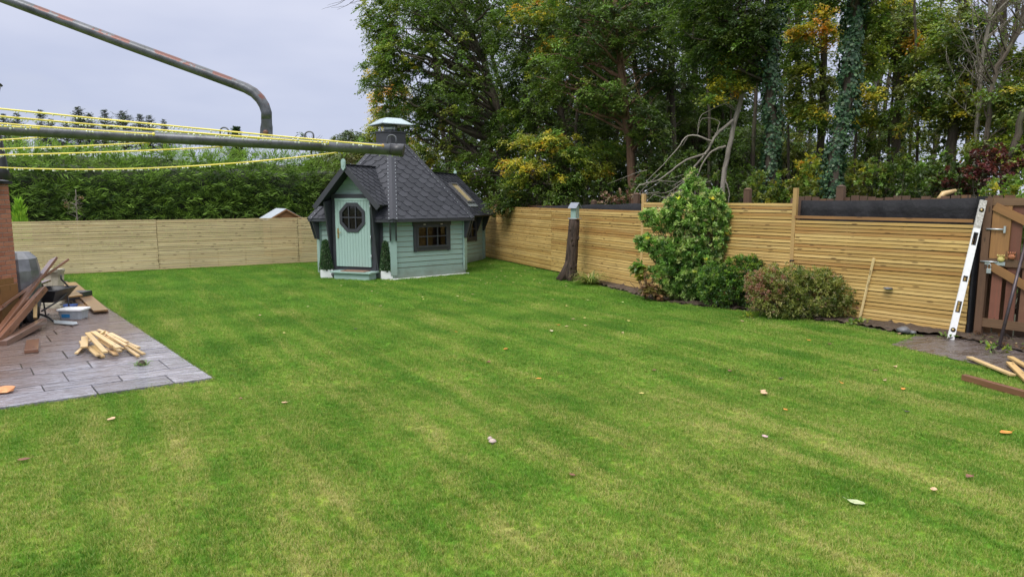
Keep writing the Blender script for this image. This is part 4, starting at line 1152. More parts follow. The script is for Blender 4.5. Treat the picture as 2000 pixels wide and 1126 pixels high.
def tree(name, label, cat, path, r0, r1, blobs, lsize=.12, per=40, crad=.45, bark='bark', nbranch=26, group=None, ivy=None, bare=None, flat=.5, leafmat='leaf', sides=9, brad=.045, part='crown'):
    """path: trunk points (3D). blobs: (centre3, radii3, n_clusters, palette[, shell])"""
    base = Vector(path[0]); e = empty(name, base, label, cat, group)
    path = [Vector(p) for p in path]
    # refine the trunk
    fine = []
    for i in range(len(path) - 1):
        k = 4
        for j in range(k):
            q = path[i].lerp(path[i + 1], j / k)
            if fine: q += Vector((R.uniform(-1, 1), R.uniform(-1, 1), 0)) * r0 * .25
            fine.append(q)
    fine.append(path[-1]); m = len(fine)
    rad = [r0 + (r1 - r0) * (i / (m - 1)) for i in range(m)]; rad[0] = r0 * 1.35
    mb = MB(); mb.tube(fine, rad, sides, bump=.06)
    allc = []; allcol = []
    for b_ in blobs:
        cc = blob_clusters(b_[0], b_[1], b_[2], b_[4] if len(b_) > 4 else .35); allc.append(cc); allcol.append(pal(b_[2], b_[3]))
    if blobs:
        cc = np.concatenate(allc); co_ = np.concatenate(allcol)
        idx = NR.choice(len(cc), min(nbranch, len(cc)), replace=False)
        for i in idx:
            c = Vector(cc[i]); best = None
            for j in range(2, m):
                q = fine[j]; hd = math.hypot(q.x - c.x, q.y - c.y); want = c.z - .45 * hd; s_ = abs(q.z - want) + .1 * hd
                if best is None or s_ < best[0]: best = (s_, j)
            j = best[1]; q = fine[j]; d = (c - q).length
            pts = curve(q, c, R.uniform(-.02, .12), 6, .07); rb = min(rad[j] * .6, brad * (.5 + d * .28)); 
            mb.tube(pts, [rb * (1 - .85 * k / 6) for k in range(7)], 5, cap=False)
            for _ in range(2):
                k = R.randint(2, 5); near = min(range(len(cc)), key=lambda z_: (Vector(cc[z_]) - pts[k]).length + R.uniform(0, 1.2)) if len(cc) < 400 else R.randrange(len(cc))
                c2 = Vector(cc[near])
                if .2 < (c2 - pts[k]).length < 2.6: mb.tube(curve(pts[k], c2, .05, 4, .08), [rb * .35 * (1 - .8 * z_ / 4) for z_ in range(5)], 4, cap=False)
    if bare:
        for pts, ra, rb in bare: mb.tube(pts, [ra + (rb - ra) * i / (len(pts) - 1) for i in range(len(pts))], 6, cap=False)
    mb.build('trunk', M[bark], e)
    if blobs:
        V, Cc = sprays(cc, co_, np.array([fine[m // 2].x, fine[m // 2].y, 0.]), 6, max(5, int(per * .31)), crad * 1.25, lsize * .80); build_leaves(part, V, Cc, M[leafmat], e)
    if ivy:
        z0, z1, thick, n = ivy; n = int(n * 1.6); thick *= 1.15
        t = NR.random(n); pos = []
        fz = np.array([[q.x, q.y, q.z] for q in fine]); zz = z0 + (z1 - z0) * t
        X = np.interp(zz, fz[:, 2], fz[:, 0]); Y = np.interp(zz, fz[:, 2], fz[:, 1]); th = NR.uniform(0, 2 * PI, n)
        lump = .55 + .40 * np.sin(zz * 2.1 + th) + .2 * np.sin(zz * 5.3 - th * 2) + .15 * np.sin(zz * 9 + th * 3)
        rr = r0 * .8 + thick * np.abs(lump) * NR.random(n) ** .6
        kp = (np.sin(zz * 3.7 + th * 1.7) + .8 * np.sin(zz * 8.9 - th * 3.1 + 2) + NR.normal(0, .35, n)) > -.85
        X, Y, zz, th, rr = X[kp], Y[kp], zz[kp], th[kp], rr[kp]; n = len(zz)
        P = np.stack([X + rr * np.cos(th), Y + rr * np.sin(th), zz], 1)
        out = np.stack([np.cos(th) * .9, np.sin(th) * .9, np.full(n, -.75)], 1)
        C = pal(n, [((.026, .068, .030), 5), ((.045, .10, .040), 4), ((.09, .16, .06), 1.8)])
        # ivy leaves lie flat against the trunk: normal outwards
        d = np.stack([NR.normal(0, .45, n) - np.sin(th) * NR.normal(0, .5, n), NR.normal(0, .45, n) + np.cos(th) * NR.normal(0, .5, n), -np.abs(NR.normal(.8, .3, n))], 1); d /= np.linalg.norm(d, axis=1)[:, None]
        nm = np.stack([np.cos(th), np.sin(th), np.full(n, .45)], 1) + NR.normal(0, .28, (n, 3))
        s_ = np.cross(d, nm); s_ /= np.linalg.norm(s_, axis=1)[:, None]; sz = (.062 * NR.uniform(.45, 1.5, n))[:, None]
        V = np.stack([P, P + d * sz * .35 - s_ * sz * .5, P + d * sz, P + d * sz * .35 + s_ * sz * .5], 1).reshape(-1, 3)
        build_leaves('ivy', V, np.repeat(C, 4, 0), M['ivy'], e)
    return e
def B(px, py, Y, rx, ry, rz, n, p, shell=.35):
    q = PY(px, py, Y); return (tuple(q), (rx, ry, rz), n, p, shell)
def TP(Y, *pts):
    out = [PY(x, y, Y) for x, y in pts]; out[0].z = -.1 if out[0].z < 2.6 else out[0].z
    b = out[0].copy(); b.z = -.05
    return [b] + out if out[0].z > .1 else out

# ------------------------------------------------------------------ the wood behind the right-hand fence
def up(Y, *pts):     # canopy blobs above the picture
    return [B(px, py, Y, r, r, r * .7, n, p, .2) for px, py, r, n, p in pts]
tree('leaning_tree', 'large spreading tree with leaning limbs standing right behind the cabin', 'tree',
     TP(27.5, (1003, 400), (990, 290), (966, 195), (945, 120), (912, 40), (890, -60)), .19, .06,
     [B(790, 60, 27, 1.5, 2, 1.5, 150, P_mid), B(752, 150, 26.5, .95, 1.4, .9, 80, P_fresh), B(740, 30, 26.5, .7, 1.2, 1.0, 60, P_fresh), B(850, -40, 27, 2, 2.4, 1.5, 110, P_mid),
      B(880, 110, 27, 1.7, 2, 1.7, 150, P_mid), B(800, 225, 27, 1.1, 1.5, .75, 90, P_mid), B(930, 60, 28, 1.4, 1.6, 1.6, 80, P_mid), B(770, 100, 26, .9, 1.2, 1.1, 70, P_fresh),
      B(880, 200, 26.5, 1.3, 1.5, .9, 70, P_mid), B(850, 290, 28, 1.5, 1.5, 1.0, 90, P_olive), B(960, -60, 27, 2, 2, 1.5, 60, P_mid)], .115, 42, .46, nbranch=70, brad=.06)
tree('autumn_tree', 'orange yellow tree peeping out behind the cabin chimney', 'tree', TP(38, (770, 380), (765, 260), (760, 150)), .14, .05,
     [B(765, 190, 38, 1.1, 1.2, 1.2, 70, P_or), B(748, 240, 38, .8, 1, 1.0, 50, P_yel), B(800, 290, 38, 1.6, 1.5, 1.2, 80, P_yel)], .15, 34, .5, bark='bark_dark', nbranch=12)
tree('birch_tree', 'tall dark green tree with slim pinkish trunk left of the ivy trunks', 'tree',
     TP(21.5, (1243, 385), (1232, 300), (1222, 210), (1210, 100), (1200, 0), (1195, -120)), .14, .07,
     [B(1150, 60, 21.5, 1.2, 1.3, 1.0, 120, P_dark), B(1090, 150, 22, 1.1, 1.2, .8, 90, P_mid), B(1255, 40, 21, 1.0, 1.2, 1.0, 110, P_dark), B(1290, 130, 21.5, .8, 1.0, .8, 80, P_dark),
      B(1180, 190, 21, 1.0, .9, .5, 60, P_mid), B(1270, 240, 21, .7, .8, .8, 70, P_dark), B(1120, -40, 22, 1.6, 1.6, .9, 80, P_mid), B(1310, -40, 22, 1.4, 1.5, .8, 70, P_dark), B(1290, 310, 21, .6, .6, .6, 50, P_dark)],
     .10, 42, .40, bark='bark_red', nbranch=60)
tree('beech_tree', 'broad dark crowned tree with yellowing tips in the middle of the wood edge', 'tree',
     TP(25, (1110, 390), (1100, 250), (1080, 120), (1070, 0), (1060, -100)), .16, .08,
     [B(1030, 60, 25, 1.4, 1.5, 1.4, 130, P_mid), B(1050, 20, 24, .9, .8, .5, 40, P_yel), B(1075, 95, 24, .6, .6, .35, 26, P_yel), B(1010, 140, 25, 1.0, 1.1, .9, 80, P_dark), B(1040, 220, 25, 1.1, 1.1, .7, 60, P_mid),
      B(1150, 130, 25, 1.3, 1.4, 1.2, 110, P_dark), B(1180, 260, 25.5, 1.2, 1.3, .9, 60, P_dark), B(1000, 260, 26, 1.1, 1.2, 1.0, 80, P_dark), B(930, 330, 26.5, 1.6, 1.2, .8, 100, P_mid)], .11, 42, .45, bark='bark_dark', nbranch=60)
tree('hazel_tree', 'low spreading tree of layered yellow green leaves behind the cabin extension', 'tree',
     TP(22.5, (1085, 395), (1088, 340), (1080, 290)), .09, .05,
     [B(1060, 275, 22, 1.2, .9, .38, 75, P_yel, .05), B(1130, 300, 22, 1.2, .9, .38, 80, P_fresh, .05), B(1035, 325, 22, .9, .8, .38, 60, P_yel, .05), B(1110, 345, 22, 1.2, .8, .38, 75, P_fresh, .05), B(1160, 330, 22, .6, .6, .18, 35, P_yel, .1),
      B(1090, 375, 22, 1.0, .8, .38, 55, P_mid, .05), B(1185, 290, 22.5, .5, .5, .3, 26, P_fresh, .1), B(1010, 360, 22.3, .7, .6, .38, 30, P_fresh, .05), B(1000, 395, 22.6, .9, .5, .4, 60, P_dark)], .095, 40, .34, nbranch=40, flat=.32)
tree('ivy_tree', 'straight trunk thickly clad in ivy, nearer the middle of the photo', 'tree',
     TP(16.6, (1512, 395), (1508, 290), (1506, 190), (1510, 90), (1512, 0), (1512, -120)), .15, .12,
     [B(1440, 40, 16.5, .9, .9, .8, 120, P_dark), B(1395, 110, 17, .7, .8, .7, 80, P_dark), B(1420, -40, 16.5, 1.3, 1.2, .6, 90, P_dark), B(1360, 30, 17.5, .8, .9, .8, 90, P_dark), B(1560, -50, 17, .9, .9, .5, 60, P_mid), B(1470, 130, 17, .4, .5, .4, 30, P_dark)],
     .095, 40, .34, bark='bark_dark', nbranch=40, ivy=(1.4, 7.3, .22, 5200))
tree('ivy_tree', 'slightly leaning trunk thickly clad in ivy, above the long membrane strip', 'tree',
     TP(14.9, (1622, 400), (1632, 300), (1655, 190), (1668, 90), (1675, 0), (1682, -120)), .14, .10,
     [B(1640, -40, 14.9, 1.0, 1.0, .5, 70, P_dark), B(1700, 20, 15.2, .5, .6, .5, 46, P_olive), B(1690, 110, 15.2, .4, .4, .5, 34, P_olive)], .09, 38, .3, bark='bark_dark', nbranch=24, ivy=(1.4, 6.6, .20, 5200))
def smooth(P, k=5):
    P = [P[0] * 2 - P[1]] + list(P) + [P[-1] * 2 - P[-2]]; out = []
    for i in range(1, len(P) - 2):
        for j in range(k):
            t = j / k; a, b_, c, d = P[i - 1], P[i], P[i + 1], P[i + 2]
            q = (b_ * 2 + (c - a) * t + (a * 2 - b_ * 5 + c * 4 - d) * t * t + (b_ * 3 - a - c * 3 + d) * t ** 3) * .5
            out.append(q + Vector((R.uniform(-1, 1), R.uniform(-1, 1), R.uniform(-1, 1))) * .012)
    out.append(P[-2]); return out
bb = []
def bp(Y, *pts): return [PY(x, y, Y) for x, y in pts]
bb.append((bp(16.9, (1432, 235), (1400, 262), (1378, 300), (1345, 340), (1330, 372)), .045, .012))
bb.append((bp(16.8, (1390, 275), (1345, 265), (1315, 300), (1262, 355)), .025, .006)); bb.append((bp(16.8, (1378, 300), (1330, 318), (1290, 350), (1250, 362), (1235, 385)), .028, .006))
bb.append((bp(16.8, (1418, 285), (1385, 300), (1362, 345), (1356, 392)), .03, .008)); bb.append((bp(16.8, (1345, 265), (1332, 285)), .01, .004)); bb.append((bp(16.8, (1398, 262), (1404, 238), (1372, 232), (1362, 262)), .014, .004))
bb.append((bp(16.9, (1412, 365), (1400, 380), (1395, 400)), .02, .008)); bb.append((bp(16.9, (1416, 350), (1424, 375), (1422, 400)), .02, .008)); bb.append((bp(16.8, (1420, 200), (1392, 212), (1368, 228), (1362, 258)), .016, .004))
bb.append((bp(16.8, (1330, 372), (1290, 388)), .01, .003)); bb.append((bp(16.8, (1356, 340), (1310, 372), (1268, 380)), .012, .003))
bb = [(smooth(p), a, b_) for p, a, b_ in bb]
for _ in range(16):
    x = R.uniform(1255, 1400); y = 330 + R.uniform(0, 60); bb.append((bp(16.8 + R.uniform(-.3, .3), (x, y), (x - R.uniform(10, 45), y + R.uniform(-12, 25)), (x - R.uniform(30, 80), y + R.uniform(0, 40))), .009, .003))
tree('broken_tree', 'broken grey tree leaning over with bare hanging limbs and a tuft of yellow leaves', 'tree',
     [Vector((PY(1408, 395, 17).x, 17, 0))] + bp(17, (1410, 390), (1416, 330), (1432, 250), (1450, 185), (1475, 115), (1496, 80)), .06, .058,
     [B(1425, 130, 16.8, .28, .3, .30, 20, P_yel), B(1405, 165, 16.8, .30, .3, .22, 22, P_yel), B(1440, 165, 16.8, .3, .3, .26, 20, P_yel), B(1395, 190, 16.8, .22, .3, .12, 12, P_yel)],
     .10, 22, .26, bark='bark_bare', nbranch=16, bare=bb, brad=.02)
sl_ = [  # slim trees of the right half: (name, label, Y, pts, r0, r1, bark, blobs)
    ('slim_tree', 'slim dark straight trunk with dense green crown left of the ivy trunks', 24, ((1358, 395), (1357, 200), (1358, 0), (1357, -100)), .13, .08, 'bark_dark',
     [B(1340, 60, 24, 1.0, 1, 1.2, 70, P_dark), B(1380, 230, 24, 1.2, 1, 1.2, 100, P_dark), B(1330, 250, 24, 1.0, 1, 1.0, 80, P_dark)]),
    ('slim_tree', 'slim trunk under orange leaves between the two ivy clad trunks', 19, ((1603, 395), (1605, 250), (1608, 130), (1612, 0), (1612, -80)), .10, .07, 'bark_dark',
     [B(1590, 55, 18.5, .55, .5, .22, 15, P_or), B(1560, 62, 18.5, .3, .3, .16, 14, P_or), B(1622, 68, 18.4, .22, .3, .3, 14, P_or), B(1610, 20, 18.4, .25, .3, .15, 12, P_or), B(1580, 135, 18.8, .3, .3, .16, 12, P_yel), B(1575, 175, 19, .7, .6, .8, 80, P_olive), B(1595, 235, 18.6, .6, .5, .25, 46, P_fresh), B(1570, 215, 18.8, .4, .5, .2, 26, P_yel), B(1580, 0, 19, .8, .8, .6, 50, P_fresh), B(1560, 100, 19.5, .6, .6, .8, 50, P_mid)]),
    ('slim_tree', 'slim dark trunk right of the ivy trunks among yellowing leaves', 18, ((1740, 390), (1748, 280), (1758, 160), (1768, 60), (1772, -60)), .12, .07, 'bark_dark',
     [B(1780, 78, 17.6, .22, .2, .16, 12, P_or), B(1700, 130, 17.8, .4, .4, .16, 20, P_yel), B(1690, 180, 17.6, .35, .4, .3, 22, P_yel), B(1740, 60, 18, .7, .8, .8, 80, P_olive), B(1800, 130, 18, .7, .8, .9, 84, P_olive), B(1760, 210, 18, .9, .8, .6, 80, P_olive), B(1700, 60, 18.5, .6, .6, .7, 56, P_olive), B(1830, 40, 18, .6, .6, .6, 48, P_olive), B(1690, 230, 17.8, .3, .3, .18, 16, P_yel)]),
    ('slim_tree', 'short slanting trunk between the second ivy trunk and slim dark tree', 21, ((1690, 390), (1697, 280), (1712, 190), (1726, 120), (1740, 20)), .10, .06, 'bark_dark',
     [B(1720, 260, 21, .9, .8, .6, 70, P_olive), B(1680, 300, 21, .7, .7, .5, 56, P_mid)]),
    ('curved_tree', 'dark curving trunk sweeping up towards the top right corner', 16, ((1858, 390), (1860, 290), (1872, 180), (1900, 110), (1935, 60), (1962, 0), (1975, -70)), .12, .08, 'bark_dark',
     [B(1880, 60, 16, .6, .7, .6, 60, P_olive), B(1830, 180, 16, .6, .6, .6, 66, P_olive), B(1890, 230, 16, .7, .7, .45, 70, P_olive), B(1850, 100, 16.4, .5, .6, .5, 48, P_olive), B(1905, 150, 16, .5, .5, .4, 40, P_olive), B(1930, 210, 16.3, .4, .4, .3, 30, P_fresh)]),
    ('slim_tree', 'thin forked tree at the right edge with open sky behind', 14.6, ((1922, 390), (1925, 300), (1932, 200), (1948, 130), (1985, 70), (2010, 0)), .06, .035, 'bark',
     [B(1965, 190, 14.6, .5, .5, .35, 42, P_olive), B(1990, 240, 14.6, .5, .5, .4, 46, P_fresh), B(2010, 130, 14.8, .4, .4, .5, 30, P_olive), B(1950, 285, 14.6, .6, .5, .3, 50, P_olive)]),
    ('slim_tree', 'thin straight grey stem just left of the forked tree', 15.4, ((1908, 390), (1908, 250), (1915, 140), (1932, 30), (1940, -60)), .055, .035, 'bark_bare',
     [B(1940, 100, 15.4, .3, .3, .3, 14, P_olive)]),
    ('slim_tree', 'leaning dark stem behind the gate', 13, ((1990, 385), (1975, 300), (2000, 220), (2050, 150), (2090, 60)), .07, .05, 'bark_dark',
     [B(2010, 300, 13, .5, .5, .4, 36, P_olive), B(2060, 200, 13, .6, .6, .8, 40, P_olive)]),
    ('slim_tree', 'dark trunk half hidden in gloom above the big fence shrub', 22, ((1322, 395), (1316, 250), (1312, 100), (1305, -60)), .10, .07, 'bark_dark', [B(1320, 190, 22.5, .7, .8, 1.0, 60, P_dark)]),
    ('slim_tree', 'dark trunk seen through yellow leaves below the orange tuft', 23, ((1560, 395), (1562, 250), (1556, 100), (1560, -60)), .12, .08, 'bark_dark', [B(1540, 290, 22, .9, .8, .6, 80, P_olive), B(1450, 290, 21, 1.0, .8, .8, 110, P_dark)]),
]
for nm_, lab, Y, pts, r0, r1, bk, bl in sl_:
    bt_ = []
    if nm_ == 'curved_tree' or 'forked' in lab or 'grey stem' in lab:
        P3 = [PY(x, y, Y) for x, y in pts]
        for _ in range(26):
            k = R.randrange(1, len(P3) - 1); q = P3[k].lerp(P3[k + 1], R.random()); dv = Vector((R.uniform(-1, 1.2), R.uniform(-.5, .5), R.uniform(.5, 1.6))); l = R.uniform(.5, 1.3)
            tip = q + dv * l; m1 = q + dv * l * .5 + Vector((R.uniform(-.12, .12), 0, R.uniform(-.1, .05))); bt_.append((smooth([q, m1, tip]), .018, .003))
            for _2 in range(2): bt_.append((smooth([m1, m1 + Vector((R.uniform(-.4, .4), R.uniform(-.2, .2), R.uniform(.1, .4))), m1 + Vector((R.uniform(-.7, .7), R.uniform(-.3, .3), R.uniform(.4, .9)))], 3), .008, .002))
    tree(nm_, lab, 'tree', TP(Y, *pts), r0, r1, bl, .10, 38, .36, bark=bk, nbranch=22, brad=.03, bare=bt_)
SLN = 'slender dark trunks standing inside the wood'
for i, (px, Y, ln) in enumerate([(1035, 26, -14), (1125, 24, 8), (1168, 27, 22), (1275, 26, -10), (1300, 22, 12), (1388, 21, -8), (1425, 24, 6), (1468, 20, 14), (1545, 20, -6), (1578, 23, 10), (1665, 19, 24), (1712, 24, -10), (1728, 19, 30), (1775, 21, 10), (1798, 17, -12), (1822, 22, 16), (1845, 19, 30), (1893, 19, -8), (1945, 17, 18), (1968, 20, -14), (1985, 16, 22)]):
    y_top = -60; r_ = R.uniform(.035, .07)
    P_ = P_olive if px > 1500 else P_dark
    bl = [B(px + ln * 1.2 + R.uniform(-25, 25), R.uniform(-90, -30), Y, .7, .7, .4, 16, P_, .2)]
    for q in range(2): bl.append(B(px + R.uniform(-40, 40), R.uniform(40, 300), Y, .5, .5, .35, 9, P_, .1))
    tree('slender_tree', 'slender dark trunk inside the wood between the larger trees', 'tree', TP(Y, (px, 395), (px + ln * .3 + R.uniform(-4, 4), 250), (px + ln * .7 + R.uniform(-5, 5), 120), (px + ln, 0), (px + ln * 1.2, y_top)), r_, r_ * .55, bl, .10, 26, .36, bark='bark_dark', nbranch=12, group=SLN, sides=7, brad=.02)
# bare twigs reaching in at the top left
bt = []
for k in range(7):
    x0, y0 = 748 - 6 * k, -30 + R.uniform(-6, 6)
    bt.append((smooth(bp(26 + R.uniform(-.4, .4), (x0, y0), (x0 - R.uniform(20, 32), y0 + R.uniform(14, 26)), (x0 - R.uniform(40, 58), y0 + R.uniform(24, 44)), (x0 - R.uniform(62, 86), y0 + R.uniform(22, 52)))), .014, .003))
tree('bare_branch_tree', 'bare twigs reaching into the sky at the top left of the wood', 'tree', [Vector((PY(905, 390, 30.5).x, 30.5, 0))] + bp(30, (905, 380), (880, 200), (820, 40), (770, -50)), .12, .05, [B(860, -10, 29, 1.3, 1, .8, 40, P_dark)], .12, 30, .4, bark='bark_dark', nbranch=6, bare=bt)
# trees standing deeper in the wood
DEEP = 'trees standing deeper in the wood'
for i, (px, Y) in enumerate([(880, 36), (960, 33), (1045, 37), (1095, 31), (1140, 35), (1190, 40), (1235, 30), (1285, 34), (1335, 38), (1395, 30), (1440, 35), (1485, 40), (1530, 31), (1585, 36), (1645, 30), (1705, 37), (1755, 28), (1815, 33), (1880, 27), (1950, 31), (2020, 26), (1340, 27), (1415, 25), (1170, 27)]):
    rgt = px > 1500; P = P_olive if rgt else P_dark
    nb = (13 if px < 1760 else (7 if px < 1850 else 2)) if rgt else 46
    bl = []
    for k in range(6):
        py = R.uniform(-120, 60) if k < 3 else R.uniform(60, 330)
        sc_ = Y / 30
        bl.append(B(px + R.uniform(-40, 40), py, Y + R.uniform(-1, 1), 1.4 * sc_, 1.4, 1.1 * sc_, nb if k < 5 else nb, P, .2))
    x = (px - 1000) / F * Y
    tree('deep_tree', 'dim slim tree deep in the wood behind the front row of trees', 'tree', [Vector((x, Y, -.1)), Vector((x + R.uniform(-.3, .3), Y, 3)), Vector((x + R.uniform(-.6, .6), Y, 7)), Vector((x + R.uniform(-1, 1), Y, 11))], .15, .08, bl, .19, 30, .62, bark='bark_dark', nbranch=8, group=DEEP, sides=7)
# high canopy added over the wood, unseen above the picture, to shade it
V_, C_ = [], []
cc = np.stack([NR.uniform(-4, 22, 2600), NR.uniform(17, 42, 2600), NR.uniform(10.5, 15, 2600)], 1)
side = (cc[:, 0] - FR_A.x) * FRn.x + (cc[:, 1] - FR_A.y) * FRn.y
k_ = (side > 4.5) & (cc[:, 2] > CH + (cc[:, 1]) * .315) & ((cc[:, 0] < cc[:, 1] * .4) | (NR.random(2600) < .2)) & (NR.random(2600) < .55); cc = cc[k_]
V, Cc = clusters_to_leaves(cc, pal(len(cc), P_dark), 22, .9, .32, .5)
tag(build_leaves('shading_canopy', V, Cc, M['leaf']), 'unseen high leaf canopy added to shade the wood', 'canopy', kind='stuff')
# far wood closing the view at the back
n_ = 3600; t = NR.random(n_); px = 860 + t * 1300; Yd = NR.uniform(42, 50, n_); zz = NR.uniform(0, 1, n_)
top = np.where(px < 1300, 9, np.where(px < 1550, 6, 4.5)); zz = zz ** 1.7; px = np.where(px > 1900, px - 500, px); cc = np.stack([(px - 1000) / F * Yd, Yd, zz * top], 1)
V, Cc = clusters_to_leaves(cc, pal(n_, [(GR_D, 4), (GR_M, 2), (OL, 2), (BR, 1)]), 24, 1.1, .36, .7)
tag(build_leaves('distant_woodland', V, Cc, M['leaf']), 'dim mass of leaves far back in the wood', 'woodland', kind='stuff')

# ------------------------------------------------------------------ shrubs
def shrub(name, label, cat, base, blobs, lsize, per, palette_tips=None, width=.35, stems=14, mat='leaf', rosette=True, group=None, bark='bark_dark', spread=.55, tipn=0, up_=.35):
    e = empty(name, base, label, cat, group); base = Vector(base)
    mb = MB(); Vs, Cs = [], []
    for b_ in blobs:
        c, r, n, P = b_[:4]; shell = b_[4] if len(b_) > 4 else .6
        cc = blob_clusters(c, r, n, shell); cc = cc[cc[:, 2] > .04]; n = len(cc)
        if not n: continue
        colr = pal(n, P)
        out = cc - np.array(c); out /= np.linalg.norm(out, axis=1)[:, None] + 1e-6; out[:, 2] += up_
        k = per; dirs = np.repeat(out, k, 0) * .75 + NR.normal(0, spread, (n * k, 3))
        Pp = np.repeat(cc, k, 0) + NR.normal(0, .02, (n * k, 3)); sz = lsize * NR.uniform(.6, 1.2, n * k)
        C = np.repeat(colr, k, 0) * (1 + NR.uniform(-.2, .2, (n * k, 1)))
        d = dirs / np.linalg.norm(dirs, axis=1)[:, None]
        V, Cc = leafmesh(Pp, sz, C, width, .2, .5, dirs=d, curl=.15); Vs.append(V); Cs.append(Cc)
        for i in NR.choice(n, min(n, stems), replace=False):
            q = Vector(cc[i]); mb.tube(curve(base + Vector((R.uniform(-.08, .08), R.uniform(-.08, .08), 0)), q, R.uniform(-.05, .1), 5, .08), [.02, .016, .012, .009, .006, .004], 5, cap=False)
    mb.build('stem', M[bark], e)
    build_leaves('foliage', np.concatenate(Vs), np.concatenate(Cs), M[mat], e)
    if palette_tips:
        P, n_t, sz, tz = palette_tips
        Vs, Cs = [], []
        for b_ in blobs:
            cc = blob_clusters(b_[0], [q * 1.04 for q in b_[1]], n_t, .95); cc = cc[cc[:, 2] > b_[0][2] - b_[1][2] * .3]; n = len(cc)
            if not n: continue
            k = 12; d = NR.normal(0, .5, (n * k, 3)); d[:, 2] = np.abs(d[:, 2]) + tz; d /= np.linalg.norm(d, axis=1)[:, None]
            V, Cc = leafmesh(np.repeat(cc, k, 0), sz * NR.uniform(.6, 1.2, n * k), np.repeat(pal(n, P), k, 0), .25, .2, .3, dirs=d); Vs.append(V); Cs.append(Cc)
        build_leaves('new_growth', np.concatenate(Vs), np.concatenate(Cs), M[mat], e)
    return e
SG = [((.13, .25, .05), 4), ((.25, .42, .09), 4), ((.46, .58, .20), 3), ((.07, .15, .04), 1.5)]
P_tip = [((.50, .55, .24), 3), ((.62, .60, .34), 2), ((.74, .72, .10), .9), ((.28, .46, .10), 2)]
b0 = Pz(1340, 583); Ys = b0.y + .1
shrub('tall_shrub', 'tall glossy green shrub with pale new tips in front of the right fence', 'shrub', b0,
      [B(1345, 420, Ys -0.35, 0.56, 0.36, 0.39, 229, SG), B(1322, 398, Ys -0.35, 0.23, 0.18, 0.17, 54, SG), B(1392, 386, Ys -0.55, 0.21, 0.18, 0.17, 54, SG), B(1410, 425, Ys -0.55, 0.19, 0.18, 0.22, 45, SG), B(1352, 378, Ys -0.35, 0.26, 0.18, 0.32, 67, SG), B(1385, 400, Ys -0.55, 0.30, 0.25, 0.24, 81, SG), B(1300, 432, Ys -0.20, 0.35, 0.27, 0.24, 94, SG), B(1270, 425, Ys -0.20, 0.21, 0.18, 0.17, 45, SG), B(1275, 478, Ys -0.20, 0.30, 0.25, 0.22, 81, SG),
       B(1330, 490, Ys -0.35, 0.64, 0.38, 0.32, 256, SG), B(1385, 470, Ys -0.55, 0.39, 0.27, 0.43, 94, SG), B(1320, 535, Ys -0.35, 0.58, 0.41, 0.37, 256, SG), B(1375, 530, Ys -0.55, 0.49, 0.38, 0.38, 175, SG), B(1335, 568, Ys -0.35, 0.49, 0.36, 0.22, 148, SG), B(1350, 350, Ys -0.35, 0.12, 0.09, 0.22, 21, SG), B(1405, 450, Ys -0.55, 0.23, 0.18, 0.27, 45, SG), B(1252, 472, Ys -0.20, 0.14, 0.11, 0.11, 18, SG)],
      
      .078, 24, (P_tip, 22, .08, .3), .34, stems=6)
SG2 = [((.045, .10, .02), 4), ((.09, .19, .03), 4), ((.20, .33, .05), 3)]
b1 = Pz(1440, 600)
shrub('low_shrub', 'low dark green bush between the tall shrub and the red tinged bush', 'shrub', b1,
      [B(1425, 570, b1.y + 0.04, 0.62, .42, 0.40, 325, SG2), B(1450, 530, b1.y + 0.14, 0.43, .35, 0.31, 200, SG2), B(1400, 540, b1.y + 0.08, 0.36, .3, 0.24, 125, SG2), B(1478, 520, b1.y + 0.16, 0.22, .25, 0.24, 75, SG2), B(1470, 580, b1.y, 0.45, .35, 0.35, 200, SG2)],
      .055, 18, ([((.25, .36, .05), 3), ((.14, .26, .04), 2)], 30, .05, .2), .45, stems=6)
SG3 = [((.17, .20, .045), 4), ((.30, .33, .08), 3), ((.10, .14, .03), 3), ((.40, .38, .14), 1.6)]
SG3r = [((.36, .17, .12), 3), ((.42, .24, .15), 2), ((.22, .24, .06), 3)]
b2_ = Pz(1565, 622)
shrub('flowering_bush', 'rounded bush of olive leaves tinged pink red on its left, by the batten', 'shrub', b2_,
      [B(1590, 575, b2_.y + 0.09, 0.76, .5, 0.42, 525, SG3), B(1530, 545, b2_.y + 0.19, 0.47, .4, 0.28, 262, SG3), B(1500, 565, b2_.y + 0.17, 0.40, .36, 0.35, 237, SG3r), B(1520, 590, b2_.y + 0.07, 0.50, .4, 0.35, 275, SG3), B(1635, 590, b2_.y + 0.03, 0.34, .35, 0.33, 212, SG3), B(1560, 605, b2_.y, 0.56, .35, 0.26, 250, SG3), B(1480, 555, b2_.y + 0.28, 0.22, .25, 0.24, 75, SG3r), B(1600, 545, b2_.y + 0.17, 0.39, .3, 0.19, 150, SG3)],
      .042, 18, ([((.34, .30, .17), 3), ((.40, .22, .17), 1.6), ((.30, .33, .10), 2)], 50, .045, .2), .5, stems=5)
